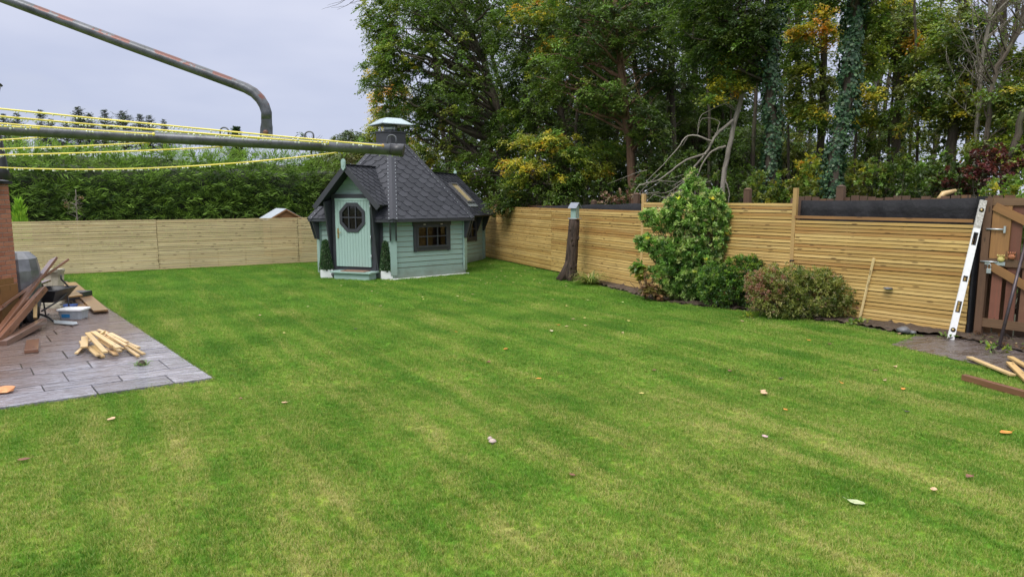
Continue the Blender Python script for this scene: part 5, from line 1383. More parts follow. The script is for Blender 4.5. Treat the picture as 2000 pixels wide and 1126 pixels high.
# understorey bushes behind the fence
us = [('bramble_bush', 'yellowing bushy growth behind the second fence panel', 1500, 365, 15.5, .6, .4, 100, P_olive), ('bramble_bush', 'deep yellow leaved bush under the ivy trunk with the lean', 1590, 340, 16.4, .45, .6, 130, P_yel),
      ('bramble_bush', 'green bush in the gap between the two ivy trunks', 1560, 375, 15.4, .7, .35, 110, P_olive), ('bramble_bush', 'olive bush just right of the leaning ivy trunk', 1690, 350, 14.8, .5, .45, 110, P_olive), ('bramble_bush', 'blue green bramble above the middle of the long membrane', 1760, 350, 14.5, .6, .5, 130, P_dark),
      ('bramble_bush', 'green bramble spilling over the fence near its right end', 1850, 345, 13.5, .6, .5, 140, P_dark), ('bramble_bush', 'bushy green growth behind the broken tree', 1440, 360, 17.8, .8, .5, 130, P_mid), ('bramble_bush', 'dark bush left of the broken tree', 1345, 340, 19.5, .9, .7, 150, P_dark),
      ('bramble_bush', 'dark bush between hazel and pink trunked tree', 1190, 375, 21.5, .8, .5, 110, P_dark), ('bramble_bush', 'dark green bush behind the cabin roof edge', 900, 365, 28, 1.5, .7, 160, P_dark), ('bramble_bush', 'bramble with green leaves right above the gate', 1985, 375, 11.6, .5, .3, 90, P_fresh),
      ('bramble_bush', 'low green growth directly behind the gate boards', 1960, 480, 11.0, .8, .7, 120, P_mid), ('bramble_bush', 'mixed olive growth in the dim gap over the long membrane', 1800, 300, 16.5, .9, .8, 130, P_olive), ('bramble_bush', 'dark bush at the left foot of the wood', 1010, 370, 25, 1.2, .7, 130, P_dark), ('bramble_bush', 'gloomy bush behind the tall fence shrub', 1280, 370, 18.8, .8, .5, 110, P_dark)]
for nm_, lab, px, py, Y, rx, rz, n, P in us:
    c = PY(px, py, Y); shrub(nm_, lab, 'bush', (c.x, c.y, 0), [((c.x, c.y, c.z), (rx, .5, rz), n, P, .3), ((c.x + .2, c.y + .2, max(.7, c.z - 1)), (rx, .5, .8), n // 2, P, .3)], .085, 14, None, .6, stems=5, spread=.8)
c = PY(1955, 325, 13)
shrub('red_leaved_bush', 'dark purple red leaved bush above the gate', 'bush', (c.x, c.y, 0), [((c.x, c.y, c.z), (.62, .5, .42), 180, [((.11, .028, .028), 4), ((.17, .05, .04), 2), ((.06, .03, .02), 2)], .2), ((c.x - .6, c.y + .3, c.z - .3), (.45, .5, .32), 80, [((.12, .04, .03), 3), ((.05, .05, .02), 2)], .2)], .075, 13, None, .6, spread=.8)
c = PY(1215, 382, 20)
shrub('withered_bush', 'withered bush of hanging brown dead leaves above the low membrane', 'bush', (c.x, c.y, 0), [((c.x, c.y, c.z - .05), (1.0, .4, .22), 44, [((.30, .16, .12), 3), ((.42, .30, .20), 2), ((.16, .08, .05), 3)], .1), ((c.x + 1.6, c.y, c.z), (.5, .4, .25), 24, [((.34, .18, .13), 3), ((.20, .10, .06), 2)], .1)], .09, 9, None, .5, stems=14, spread=.8, up_=-.5)

# ------------------------------------------------------------------ hedge and what stands beyond the left fence
def hedge(name, label, A, Bv, zA, zB, dens, tipcol, darkcol, n_out=1, browned=False):
    A = Vector(A); Bv = Vector(Bv); u = (Bv - A).normalized(); Ln = (Bv - A).length; nn = Vector((u.y, -u.x, 0))   # towards the viewer
    if nn.y > 0: nn = -nn
    e = empty(name, A, label, 'hedge')
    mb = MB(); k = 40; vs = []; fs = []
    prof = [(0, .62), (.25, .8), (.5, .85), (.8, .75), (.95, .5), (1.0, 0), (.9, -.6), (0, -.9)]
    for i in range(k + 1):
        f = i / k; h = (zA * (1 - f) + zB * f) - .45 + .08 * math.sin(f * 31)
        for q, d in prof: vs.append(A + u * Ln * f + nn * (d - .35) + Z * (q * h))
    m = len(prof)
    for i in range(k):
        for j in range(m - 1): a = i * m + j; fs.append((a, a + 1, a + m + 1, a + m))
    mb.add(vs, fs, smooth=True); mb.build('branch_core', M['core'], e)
    n = int(Ln * max(zA, zB) * dens); f = NR.random(n); g_ = NR.random(n) ** .85 * 1.02
    H = zA * (1 - f) + zB * f + .10 * np.sin(f * Ln * 1.7) + .07 * np.sin(f * Ln * 4.1)
    depth = np.interp(g_, [0, .25, .6, .85, .96, 1.02], [.45, .62, .66, .55, .3, -.1]) + NR.normal(0, .10, n)
    top = g_ > .9; depth = np.where(top, depth - NR.random(n) * .7 * (g_ > .96), depth)
    P = np.array(A)[None] + f[:, None] * Ln * np.array(u) + depth[:, None] * np.array(nn) + np.stack([0 * f, 0 * f, g_ * H - .12], 1)
    sgn = NR.choice([-1, 1], n); ang = NR.normal(.42, .38, n) + np.where(top, .5, 0)
    d = (np.cos(ang) * sgn)[:, None] * np.array(u) + np.sin(ang)[:, None] * np.array([0, 0, 1.]) + NR.uniform(.15, .75, n)[:, None] * np.array(nn); d /= np.linalg.norm(d, axis=1)[:, None]
    tone = np.clip(NR.normal(.42, .36, n) + np.where(g_ > .78, .35 * (g_ - .78) / .2, 0), 0, 1)  # fronds near the top coloured lighter, painting in the lit hedge top
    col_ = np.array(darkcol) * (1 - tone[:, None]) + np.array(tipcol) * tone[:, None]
    if browned:
        br = np.clip((f - .80) / .12, 0, 1) * (NR.random(n) < .85); col_ = col_ * (1 - br[:, None]) + np.array([.075, .060, .028]) * br[:, None]
    V_, C_ = [], []; fl = NR.uniform(.40, .85, n)
    for j in range(11):
        t_ = (j + .5) / 11; sd_ = -1 if j % 2 else 1
        side = np.cross(d, np.array(nn)); side /= np.linalg.norm(side, axis=1)[:, None]
        dd = d * .85 + side * sd_ * .5 * (1 - t_ * .6); dd[:, 2] -= .18 * t_; dd /= np.linalg.norm(dd, axis=1)[:, None]
        pos = P + d * (fl * t_)[:, None]; pos[:, 2] -= .10 * t_ ** 2 * fl
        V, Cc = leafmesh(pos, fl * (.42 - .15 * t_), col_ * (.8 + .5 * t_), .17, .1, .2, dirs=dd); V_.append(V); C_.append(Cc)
    build_leaves('foliage', np.concatenate(V_), np.concatenate(C_), M['conifer'], e); return e
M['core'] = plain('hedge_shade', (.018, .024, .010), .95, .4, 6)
q0, q1 = PY(-150, 480, 24.5), PY(735, 480, 33.5)
hedge('conifer_hedge', 'tall dense green conifer hedge behind the pale left fence', (q0.x, q0.y, 0), (q1.x, q1.y, 0), 3.85, 3.75, 50, (.21, .35, .055), (.022, .054, .012), browned=True)
q0, q1 = PY(-150, 480, 36), PY(760, 480, 42)
hedge('conifer_hedge', 'paler feathery hedge rising beyond the tall dense one', (q0.x, q0.y, 0), (q1.x, q1.y, 0), 5.1, 4.4, 24, (.30, .43, .09), (.08, .135, .03))
def conifer(name, label, px, py_top, Y, wid, colr, group=None, n=1800, sparse=1.0, lean=0):
    tp_ = PY(px, py_top, Y); h = tp_.z; base = Vector((tp_.x, Y, 0)); e = empty(name, base, label, 'tree', group)
    mb = MB(); mb.tube([base, base + Z * h * .5, base + Z * h], [.16, .09, .02], 6); 
    V_, C_ = [], []; tiers = int(h / .17)
    P, D, S_ = [], [], []
    side_ = R.uniform(0, 6.28)
    for i in range(int(tiers * 9 * sparse)):
        f = R.uniform(.6, 1.0) ** .9
        if f > .995: continue
        a = R.uniform(0, 2 * PI); z = f * h; upw = R.uniform(-.05, .5)
        L_ = (wid * .62 * min(1, (1 - f) * h / 2.4) ** .8 * R.uniform(.35, 1.3) + .08) * (1 + .25 * math.cos(a - side_))
        dr = Vector((math.cos(a), math.sin(a), upw)); k = max(4, int(L_ * 8))
        for j in range(k):
            t_ = (j + .5) / k; P.append(base + Z * z + dr * L_ * t_ + Z * (.12 * L_ * t_ ** 2)); s_ = -1 if j % 2 else 1
            D.append((dr.x * .7 - dr.y * s_ * .6, dr.y * .7 + dr.x * s_ * .6, .15)); S_.append(.20 + .22 * (1 - t_) * min(1, L_))
        mb.tube([base + Z * z, base + Z * z + dr * L_], [.02, .006], 4, cap=False)
    mb.build('trunk', M['bark_dark'], e)
    P = np.array([tuple(q) for q in P]); D = np.array(D); V, Cc = leafmesh(P, np.array(S_), pal(len(P), [(colr, 1)]), .3, .1, .4, dirs=D)
    build_leaves('crown', V, Cc, M['conifer'], e); return e
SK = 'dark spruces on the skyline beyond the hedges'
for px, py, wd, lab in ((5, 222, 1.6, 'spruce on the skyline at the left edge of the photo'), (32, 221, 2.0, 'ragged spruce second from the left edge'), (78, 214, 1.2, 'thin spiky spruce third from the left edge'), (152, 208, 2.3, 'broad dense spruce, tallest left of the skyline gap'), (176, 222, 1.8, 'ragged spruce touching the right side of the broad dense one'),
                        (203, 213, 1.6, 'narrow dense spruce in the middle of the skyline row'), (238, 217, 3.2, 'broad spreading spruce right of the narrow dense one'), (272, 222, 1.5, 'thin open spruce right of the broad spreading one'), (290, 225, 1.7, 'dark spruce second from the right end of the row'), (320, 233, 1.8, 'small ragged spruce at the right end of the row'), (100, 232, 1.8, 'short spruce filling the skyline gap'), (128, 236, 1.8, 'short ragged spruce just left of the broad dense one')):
    conifer('spruce_tree', lab, px, py, 75, wd, (.10, .125, .10), SK, sparse=.42)  # haze painted into the crowns: leaf colour greyed for distance
conifer('pine_tree', 'small green pine top showing under the bent pipe', 462, 247, 46, 1.2, (.04, .085, .03))
def soft(name, label, px, py, Y, rx, rz, n, P, ls=.2, bare=False):
    c = PY(px, py, Y); bb = []
    if bare:
        for k in range(26):
            a = R.uniform(-1, 1); s0 = Vector((c.x, Y, c.z - rz * .8 + R.uniform(0, .4))); bb.append((curve(s0, (c.x + a * rx, Y + R.uniform(-.4, .4), c.z + rz * R.uniform(.1, 1.1) * (1 - abs(a) * .5)), .05, 5, .1), .02, .006))
    return tree(name, label, 'tree', [Vector((c.x, Y, 0)), Vector((c.x, Y, c.z * .6)), Vector((c.x, Y, c.z))], .12, .04, [((c.x, Y, c.z), (rx, 1, rz), n, P, .2)] if n else [], ls, 26, .5, bark='bark_dark', nbranch=8, bare=bb)
soft('bare_tree', 'bare twiggy little tree above the middle hook of the drying arm', 608, 278, 44, .9, .7, 3, P_dark, bare=True)
soft('round_tree', 'soft grey green round tree left of the cabin chimney', 690, 275, 50, 1.5, .75, 90, [((.09, .13, .055), 1), ((.12, .15, .06), 1)], .2)
soft('round_tree', 'hazy green bushy tree low behind the cabin roof', 655, 312, 42, 2.0, .8, 110, [((.10, .15, .035), 1), ((.14, .17, .04), 1)], .2)
soft('round_tree', 'hazy green tree touching the left side of the chimney', 722, 300, 40, 1.1, 1.0, 90, [((.10, .14, .035), 1), ((.18, .2, .04), 1)], .2)
soft('round_tree', 'leafy green tree between chimney and sky', 722, 268, 37, .55, .75, 46, P_fresh, .15)
# little golden conifer, bare shrub and shed beyond the fence
gp = PY(40, 432, 21.5); e = empty('golden_conifer', (gp.x, gp.y, 0), 'small bright lime green conifer behind the left fence', 'plant')
n = 900; f = NR.random(n); top = PY(40, 396, 21.5).z; zz = .6 + (top - .6) * f; r_ = .30 * (1 - f) ** .6 * NR.random(n) ** .4; th = NR.uniform(0, 6.28, n)
P = np.stack([gp.x + r_ * np.cos(th), gp.y + r_ * np.sin(th), zz], 1); D = np.stack([np.cos(th) * .35, np.sin(th) * .35, np.full(n, 1.)], 1)
V, Cc = leafmesh(P, NR.uniform(.12, .26, n), pal(n, [((.30, .50, .05), 1), ((.20, .38, .04), 1)]), .16, .1, .3, dirs=D); build_leaves('foliage', V, Cc, M['conifer'], e)
mb = MB(); mb.tube([(gp.x, gp.y, 0), (gp.x, gp.y, 1.4)], [.03, .01], 6); mb.build('stem', M['bark_dark'], e)
sp_ = PY(150, 420, 21.9); bs = []
for k in range(22):
    z = R.uniform(1.45, 2.2); a = R.uniform(0, 6.28); l = R.uniform(.10, .30) * (2.75 - z); dv = Vector((math.cos(a), math.sin(a) * .7, R.uniform(-.1, .9)))
    p0_ = Vector((sp_.x, sp_.y, z)); bs.append((smooth([p0_, p0_ + dv * l * .5 + Z * R.uniform(-.03, .03), p0_ + dv * l + Z * R.uniform(-.05, .06)], 3), .007, .003))
tree('bare_shrub', 'nearly leafless pale twiggy shrub showing above the left fence', 'shrub', [Vector((sp_.x, sp_.y, 0)), Vector((sp_.x, sp_.y, 1.4)), Vector((sp_.x + .03, sp_.y, 2.4))], .02, .008, [((sp_.x, sp_.y, 2.0), (.3, .2, .4), 12, [((.28, .15, .08), 1), ((.10, .12, .04), 1)])], .05, 10, .12, bark='bark_bare', nbranch=4, bare=bs)
sr = PY(548, 408, 25.5); shd = empty('garden_shed', PY(559, 408.5, 24.6), 'shed with grey felt roof peeping over the left fence beside the cabin', 'shed')
sa = PY(559, 408.5, 24.6); sg_ = Vector((.5, -.866, 0)); sw2 = Vector((.866, .5, 0)); so_2 = Vector((sa.x, sa.y, 0)); sz = sa.z
fs_ = lambda a, b_, c: so_2 + sw2 * a - sg_ * c + Z * b_
mb = MB(); mb.prism([(-.52, 0), (.52, 0), (.52, sz - .34), (0, sz - .04), (-.52, sz - .34)], .06, 1.7, fs_); mb.build('wall', M['brace'], shd)
rfm = plain('pale_grey_felt', (.40, .44, .48), .35, .12, 5)
for s_ in (-1, 1):
    mb = MB(); mb.prism([(0, sz - .02), (s_ * .66, sz - .40), (s_ * .66, sz - .37), (0, sz + .02)][::s_], 0, 1.78, fs_); mb.build('roof', rfm, shd)
    mb = MB(); mb.prism([(0, sz - .05), (s_ * .67, sz - .44), (s_ * .67, sz - .385), (0, sz + .005)][::s_], -.025, -.002, fs_); mb.build('bargeboard', M['brace'], shd)

# ------------------------------------------------------------------ things along the fence
pth = [Pz(1113, 549, -.02), PY(1114, 535, 17.6), PY(1117, 500, 17.6), PY(1119, 470, 17.6), PY(1121, 445, 17.6), PY(1122, 428, 17.6)]
mb = MB(); mb.tube(pth, [.21, .165, .145, .135, .13, .125], 18, bump=.13)
for a, r_ in ((-2.7, .10), (-1.6, .07), (.4, .06)):
    mb.tube([pth[0] + Vector((math.cos(a) * .30, math.sin(a) * .25, .02)), pth[0] + Vector((math.cos(a) * .16, math.sin(a) * .14, .22)), pth[2] + Vector((math.cos(a) * .06, math.sin(a) * .06, 0))], [r_ * 1.2, r_, r_ * .5], 8, bump=.12)
for k in range(12):
    f = R.uniform(.1, .98); z = 1.55 * f; i = min(4, int(f * 5)); c = pth[i].lerp(pth[i + 1], .5); a = R.uniform(-PI, 0); rr = .165 - .045 * f
    mb.lathe([(.02, -.05), (.035, 0), (.015, .06)], (c.x + math.cos(a) * rr, c.y + math.sin(a) * rr, z), 6)
stp = mb.build('tree_stump', M['stump'], loc=pth[0]); tag(stp, 'tall dark rotting tree stump carrying the birdhouse', 'stump')
bz = pth[-1].z + .01; bc = Vector((pth[-1].x + .01, 17.6, bz)); th = math.radians(-38); bu = Vector((math.cos(th), math.sin(th), 0)); bn = Vector((-math.sin(th), math.cos(th), 0)) * -1
M['bird_roof'] = plain('grey_felt', (.20, .22, .26), .6, .15, 20)
bh = empty('birdhouse', bc, 'small sage green birdhouse with grey roof on top of the stump', 'birdhouse'); bx_ = (bu, bn, Z)
mb = MB(); mb.box(bc + Z * .012, (.26, .24, .02), bx_); mb.build('tray', M['galv'], bh)
mb = MB(); mb.prism([(-.085, .022), (.085, .022), (.085, .30), (0, .385), (-.085, .30)], -.075, .075, lambda a, b_, c: bc + bu * c + bn * a + Z * b_); mb.build('box', M['sage'], bh)
for s_ in (-1, 1):
    mb = MB(); a0 = bc + bn * 0 + Z * .41; a1 = bc + bn * s_ * .145 + Z * .265; mb.beam((a0 + a1) / 2 - bu * .125, (a0 + a1) / 2 + bu * .125, (a1 - a0).length, .014, up=(a1 - a0).normalized().cross(bu)); mb.build('roof', M['bird_roof'], bh)
mb = MB(); mb.tube([bc - bu * .076 + Z * .24, bc - bu * .080 + Z * .24], .022, 12); mb.build('entrance_hole', M['dark'], bh)
mb = MB(); mb.tube([bc - bu * .07 + Z * .13, bc - bu * .13 + Z * .13], .006, 6); mb.tube([bc - bu * .10 + bn * .03 + Z * .02, bc - bu * .10 + bn * .03 + Z * .09], .012, 6); mb.build('perch', M['dark'], bh)
def strappy(name, label, base, n, ln, P, cat='plant', w_=.030, rise=1.0):
    e = empty(name, base, label, cat); base = Vector(base); V, Cc = [], []
    cols = pal(n, P)
    vs = []; cs = []
    for i in range(n):
        a = R.uniform(0, 2 * PI); l = ln * R.uniform(.5, 1.1); d = Vector((math.cos(a), math.sin(a), 0)); s_ = Vector((-d.y, d.x, 0)); b_ = base + Vector((R.uniform(-.08, .08), R.uniform(-.06, .06), 0))
        ra = R.uniform(.5, 1.3) * rise; pts = []
        for k in range(5):
            t_ = k / 4; pts.append((b_ + d * l * t_ * .75 + Z * (l * (ra * t_ - .95 * t_ ** 2 * ra * .8)), w_ * (1 - t_) ** .6 * .5 + .001))
        for k in range(4):
            (p, w0), (q, w1) = pts[k], pts[k + 1]; vs += [p - s_ * w0, p + s_ * w0, q + s_ * w1, q - s_ * w1]; cs += [cols[i]] * 4
    build_leaves('leaf_tuft', np.array([tuple(v) for v in vs]), np.array(cs), M['leaf'], e); 
    mb = MB(); mb.lathe([(.05, -.02), (.045, .03), (.02, .06)], base, 8); mb.build('crown_base', M['bark_dark'], e); return e
strappy('daylily', 'clump of strappy yellowing leaves at the foot of the stump', Pz(1152, 556), 190, .80, [((.16, .24, .05), 3), ((.32, .33, .09), 2.5), ((.42, .34, .16), 1)])
c = Pz(1262, 586); cz = c.copy(); bs = []
for k in range(16):
    a = R.uniform(-.35, .35); bs.append((curve(c, c + Vector((a, R.uniform(-.15, .15), R.uniform(.25, .75))), .1, 5, .15), .010, .004))
tree('leggy_plant', 'leggy plant with few large pale leaves on brown stems left of the tall shrub', 'plant', [c, c + Z * .3, c + Vector((-.05, 0, .6))], .015, .006, [((c.x - .1, c.y, .62), (.22, .12, .18), 9, P_fresh), ((c.x + .12, c.y - .1, .2), (.3, .15, .14), 16, [((.25, .14, .07), 2), ((.12, .10, .03), 2)])], .15, 3, .1, bark='bark_red', nbranch=5, bare=bs, part='foliage')
for px, py, lab, n in ((1678, 636, 'small leafy weed on the soil below the leaning batten', 26), (1848, 664, 'green weed at the foot of the spirit level', 18), (1945, 690, 'weed tuft growing beside the foot of the metal pole', 24), (1470, 622, 'weeds under the edge of the low bushes', 16)):
    c = Pz(px, py); shrub('weed', lab, 'weed', c, [((c.x, c.y, .03), (.20, .12, .07), n, P_fresh, .2)], .07, 7, None, .55, stems=3, spread=.9)
strappy('grass_tuft', 'grass tuft growing from a joint in the paving', Pz(277, 712, .03), 46, .15, [((.10, .22, .03), 1), ((.2, .3, .06), 1)], w_=.008)
# ------------------------------------------------------------------ topiary and bits at the cabin door
def topiary(px, py, label, back):
    c = Pz(px, py); c += Vector((0, .16, 0)); 
    e = empty('topiary', c, label, 'topiary', 'potted topiary cones either side of the cabin door')
    mb = MB(); a = HD + math.radians(8); ax = (Vector((math.cos(a), math.sin(a), 0)), Vector((-math.sin(a), math.cos(a), 0)), Z)
    h = .235; 
    for s_ in (-1, 1):
        mb.box(c + ax[0] * s_ * .145 + Z * h / 2, (.02, .31, h), ax); mb.box(c + ax[1] * s_ * .145 + Z * h / 2, (.27, .02, h), ax)
    mb.box(c + Z * .01, (.27, .27, .02), ax)
    mb.build('pot', M['white'], e); mb = MB(); mb.box(c + Z * .19, (.27, .27, .04), ax); mb.build('compost', M['soil'], e)
    n = 5200; f = NR.random(n); z = .22 + f * .80; r_ = (.185 - .115 * f ** 1.05) * np.where(f > .93, np.sqrt(np.clip((1 - f) / .07, 0, 1)), 1) * NR.uniform(.86, 1.04, n); th = NR.uniform(0, 6.283, n)
    P = np.stack([c.x + r_ * np.cos(th), c.y + r_ * np.sin(th), z], 1); D = np.stack([np.cos(th), np.sin(th), NR.normal(.3, .6, n)], 1) + NR.normal(0, .5, (n, 3)); D /= np.linalg.norm(D, axis=1)[:, None]
    V, Cc = leafmesh(P, NR.uniform(.02, .034, n), pal(n, [((.05, .12, .045), 5), ((.09, .19, .07), 3), ((.40, .48, .32), .9)]), .7, .2, .4, dirs=D); build_leaves('foliage', V, Cc, M['leaf'], e)
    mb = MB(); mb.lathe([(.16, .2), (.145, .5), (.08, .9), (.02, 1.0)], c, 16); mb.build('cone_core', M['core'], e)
topiary(635, 543.5, 'cone shaped topiary in white square pot left of the cabin door', 0)
topiary(753, 546.5, 'cone shaped topiary in white square pot right of the cabin door', 0)
for px, lab, s_ in ((650, 'dark round stone between the step and the left topiary', 3), (735, 'dark round stone between the step and the right topiary', 4)):
    q = Pz(px, 543) + Vector((0, .12, 0)); mb = MB()
    mb.lathe([(.05, 0), (.12, .04), (.145, .10), (.13, .17), (.08, .215), (.01, .235)], q, 12); rr = random.Random(s_); mb.v = [tuple(a + rr.uniform(-.008, .008) for a in v) for v in mb.v]
    tag(mb.build('garden_stone', M['rock'], loc=q), lab, 'stone')
stick('wood_peg', Pz(719, 544, .01), Pz(721, 545, .01) + Vector((.06, .2, .17)), .03, .02, M['offcut'], 'short pale wooden peg leaning on the cabin step', 'peg')

# ------------------------------------------------------------------ left side: pier, lamp, drum, timber pile
px0 = PY(25, 400, 10.6); pr = empty('brick_pier', (px0.x - .80, 10.8, 0), 'red brick pier with dark coping at the left edge', 'pier')
pc = Vector((px0.x - .80, 10.85, 0)); mb = MB(); ptop = PY(20, 356, 10.6).z; z = 0; row = 0
mbm = MB(); mbm.box(pc + Z * ptop / 2, (.655, .655, ptop - .01))
while z < ptop - .03:
    offs = (row % 2) * .112
    for sd_ in range(4):
        ang = sd_ * PI / 2; u = Vector((math.cos(ang), math.sin(ang), 0)); n_ = Vector((u.y, -u.x, 0)); x = -.335
        first = True
        while x < .335 - .02:
            w_ = min(.215 if not (first and row % 2) else .102, .335 - x); first = False
            mb.box(pc + u * (x + w_ / 2) + n_ * .29 + Z * (z + .0325), (w_ - .004, .09, .065), (u, n_, Z)); x += w_ + .008
    z += .075; row += 1
mbm.build('mortar', M['mortar'], pr); mb.build('brickwork', M['brick'], pr, bevel=.003)
mb = MB(); mb.box(pc + Z * (ptop + .01), (.75, .75, .05)); mb.lathe([(.5, ptop + .035), (.3, ptop + .07)], pc, 4, ph=PI / 4, smooth=False); mb.build('coping', M['dark'], pr)
lp = empty('lamp_post', pc + Z * (ptop + .05), 'dark lamp post with tapered lantern standing on the brick pier', 'lamp')
lx = PY(-10, 300, 10.8).x; lc = Vector((lx - .05, 10.85, 0)); tz = PY(0, 160, 10.8).z
mb = MB(); mb.lathe([(.19, ptop + .05), (.17, ptop + .2), (.12, ptop + .75), (.05, ptop + .9), (.04, tz - .35)], lc, 14); mb.build('post', M['dark'], lp)
mb = MB(); mb.lathe([(.06, tz - .36), (.09, tz - .34), (.19, tz - .03)], lc, 6, smooth=False); mb.build('lantern_body', M['glass'] if False else plain('dark_lantern_glass', (.05, .05, .055), .15, .2), lp)
mb = MB(); mb.lathe([(.20, tz - .04), (.215, tz - .02), (.12, tz + .05), (.02, tz + .12)], lc, 6, smooth=False); mb.build('lantern_cap', M['dark'], lp)
# faceted metal drum behind the planks
dc = PY(36, 560, 11.6); r_ = .33; tz = PY(40, 491, 11.6).z; 
mb = MB(); mb.lathe([(.18, .12), (.28, .2), (.33, .42), (.335, tz - .32), (.30, tz - .12), (.20, tz - .01), (.02, tz)], Vector((dc.x, dc.y, 0)), 12, smooth=False, ph=.2)
dr = mb.build('metal_drum', plain('dull_drum_metal', (.20, .205, .215), .4, .3, 5, metal=.55), loc=(dc.x, dc.y, 0)); tag(dr, 'dull grey faceted metal drum behind the plank pile', 'drum')
dmm = MB(); a = -1.35
dmm.tube([Vector((dc.x + math.cos(a) * q, dc.y + math.sin(a) * q, z)) for q, z in ((.335, .42), (.34, tz - .32), (.305, tz - .12), (.205, tz - .005))], .006, 5); dmm.build('seam', M['white'], dr)
mb = MB(); mb.tube([(dc.x, dc.y, 0), (dc.x, dc.y, .14)], [.2, .16], 12); mb.build('base', M['dark'], dr)
# brown cabinet at the left edge
cq = PY(4, 545, 10.9); cb = empty('planter_box', (cq.x, cq.y, 0), 'brown wooden box with stepped corner at the left edge by the drum', 'box')
mb = MB(); mb.box((cq.x - .2, cq.y, .40), (.40, .35, .80)); mb.build('box_body', M['brown_plank'], cb, bevel=.004)
for dx, h_ in ((.03, .84), (.085, .74)):
    mb = MB(); mb.box((cq.x + dx, cq.y - .02, h_ / 2), (.05, .4, h_)); mb.build('corner_post', M['brace'], cb)
# plank pile.  crop(x,y) of the close-up -> photo pixel
def cr(x, y): return (x / 4.896, 470 + y / 4.896)
def plank(a, Ya, b_, Yb, w_, t_, label, m='brown_plank', roll=0, name='plank', za=None, group='old planks in the pile on the patio', cat='plank'):
    A = PY(*cr(*a), Ya); Bq = PY(*cr(*b_), Yb)
    if za is not None: A = Pz(*cr(*a), za)
    A.z = max(A.z, .05); mb = MB(); mb.beam(A, Bq, w_, t_, roll=roll); o = mb.build(name, M[m], bevel=.004, loc=A); return tag(o, label, cat, group)
plank((-60, 930), 9.6, (515, 175), 12.4, .145, .045, 'long red brown plank on top of the pile, its end standing highest', roll=-.5, za=.08)
plank((0, 640), 10.6, (635, 190), 12.7, .12, .04, 'brown plank crossing under the topmost one, its tip furthest right', roll=-.5)
plank((-10, 960), 9.7, (420, 460), 11.4, .10, .09, 'stout brown timber leaning beside the topmost plank', roll=-.4, za=.09)
plank((30, 985), 9.55, (415, 765), 10.9, .10, .09, 'thick brown beam lying lowest, its sawn end facing the viewer', za=.06)
plank((300, 1055), 9.5, (330, 865), 11.0, .16, .045, 'short flat dark board lying alone on the paving', za=.056)
plank((-40, 510), 11.2, (265, 425), 12.0, .10, .045, 'greyish brown plank running left behind the crossed ones')
plank((-60, 690), 10.4, (330, 420), 11.9, .09, .04, 'narrow brown plank low in the heap at the left edge', roll=-.4)
plank((-50, 900), 9.9, (250, 560), 11.0, .12, .04, 'brown plank tucked beneath the topmost plank', roll=-.3, za=.07)
plank((-30, 620), 10.7, (180, 375), 11.6, .045, .03, 'thin pale batten poking up through the plank pile', 'offcut')
plank((-80, 800), 10.0, (200, 640), 11.3, .14, .04, 'dark wide board at the bottom of the heap', za=.05)
plank((345, 420), 12.0, (455, 380), 12.4, .12, .03, 'small grey green board end behind the pile')
plank((336, 740), 10.9, (340, 580), 11.1, .05, .05, 'short upright yellow prop under the leaning planks', 'offcut')
# trestle carrying the pile
tr = empty('trestle', PY(*cr(150, 650), 11.2) * 1, 'dark metal trestle under the plank pile', 'trestle'); tr.location.z = 0
for x in (60, 240):
    c = PY(*cr(x, 560), 11.25)
    for s_ in (-1, 1):
        mb = MB(); mb.tube([Vector((c.x, c.y, c.z - .06)), Vector((c.x + .04, c.y + s_ * .22, .03))], .016, 6); mb.build('leg', M['dark'], tr)
a, b_ = PY(*cr(20, 575), 11.25), PY(*cr(300, 560), 11.25)
mb = MB(); mb.tube([a - Z * .05, b_ - Z * .06], .02, 6); mb.build('beam', M['dark'], tr)
# wheelbarrow
wb0 = Pz(*cr(490, 715), .03); wb = empty('wheelbarrow', wb0, 'black wheelbarrow with grass cuttings in its tray behind the planks', 'wheelbarrow')
tc_ = PY(*cr(470, 470), 12.0)
mb = MB(); tx = Vector((1, .1, 0)).normalized(); ty = Vector((-.1, 1, 0)).normalized()
top = [(-.30, -.30), (.27, -.30), (.30, .34), (-.30, .34)]; bot = [(-.16, -.18), (.14, -.18), (.16, .2), (-.16, .2)]
fr = lambda p, z: tc_ + tx * p[0] + ty * p[1] + Z * z
vs = [fr(p, .02) for p in top] + [fr(p, -.20) for p in bot]; 
ins = [fr((p[0] * .95, p[1] * .95), .02) for p in top] + [fr((p[0] * .95, p[1] * .95), -.185) for p in bot]
mb.add(vs, [(4, 5, 6, 7)[::-1], (0, 1, 5, 4)[::-1], (1, 2, 6, 5)[::-1], (2, 3, 7, 6)[::-1], (3, 0, 4, 7)[::-1]]); mb.add(ins, [(4, 5, 6, 7), (0, 1, 5, 4), (1, 2, 6, 5), (2, 3, 7, 6), (3, 0, 4, 7)])
for i in range(4): mb.tube([fr(top[i], .02), fr(top[(i + 1) % 4], .02)], .012, 6)
mb.build('tray', M['dark'], wb)
hp = PY(*cr(582, 325), 12.15)
for s_ in (0, 1):
    mb = MB(); off = tx * (-.42 * s_); mb.tube([fr((.12, -.5), -.3) + off * .4, fr((.20, -.1), -.18) + off, fr((.24, .25), -.02) + off, hp + off - Z * .08, hp + off], .015, 8); mb.build('handle', M['dark'], wb)
for s_ in (0, 1):
    mb = MB(); l = fr((.22 - .42 * s_, .15), -.14); mb.tube([l, Vector((l.x, l.y + .03, .035)), Vector((l.x, l.y + .12, .035))], .013, 6); mb.build('leg', M['dark'], wb)
mb = MB(); wc = fr((-.03, -.52), 0); wc.z = .19; mb.lathe([(.06, -.03), (.185, -.035), (.19, 0), (.185, .035), (.06, .03)], wc, 18, ax=(ty, Z, tx)); mb.build('wheel', M['dark'], wb)
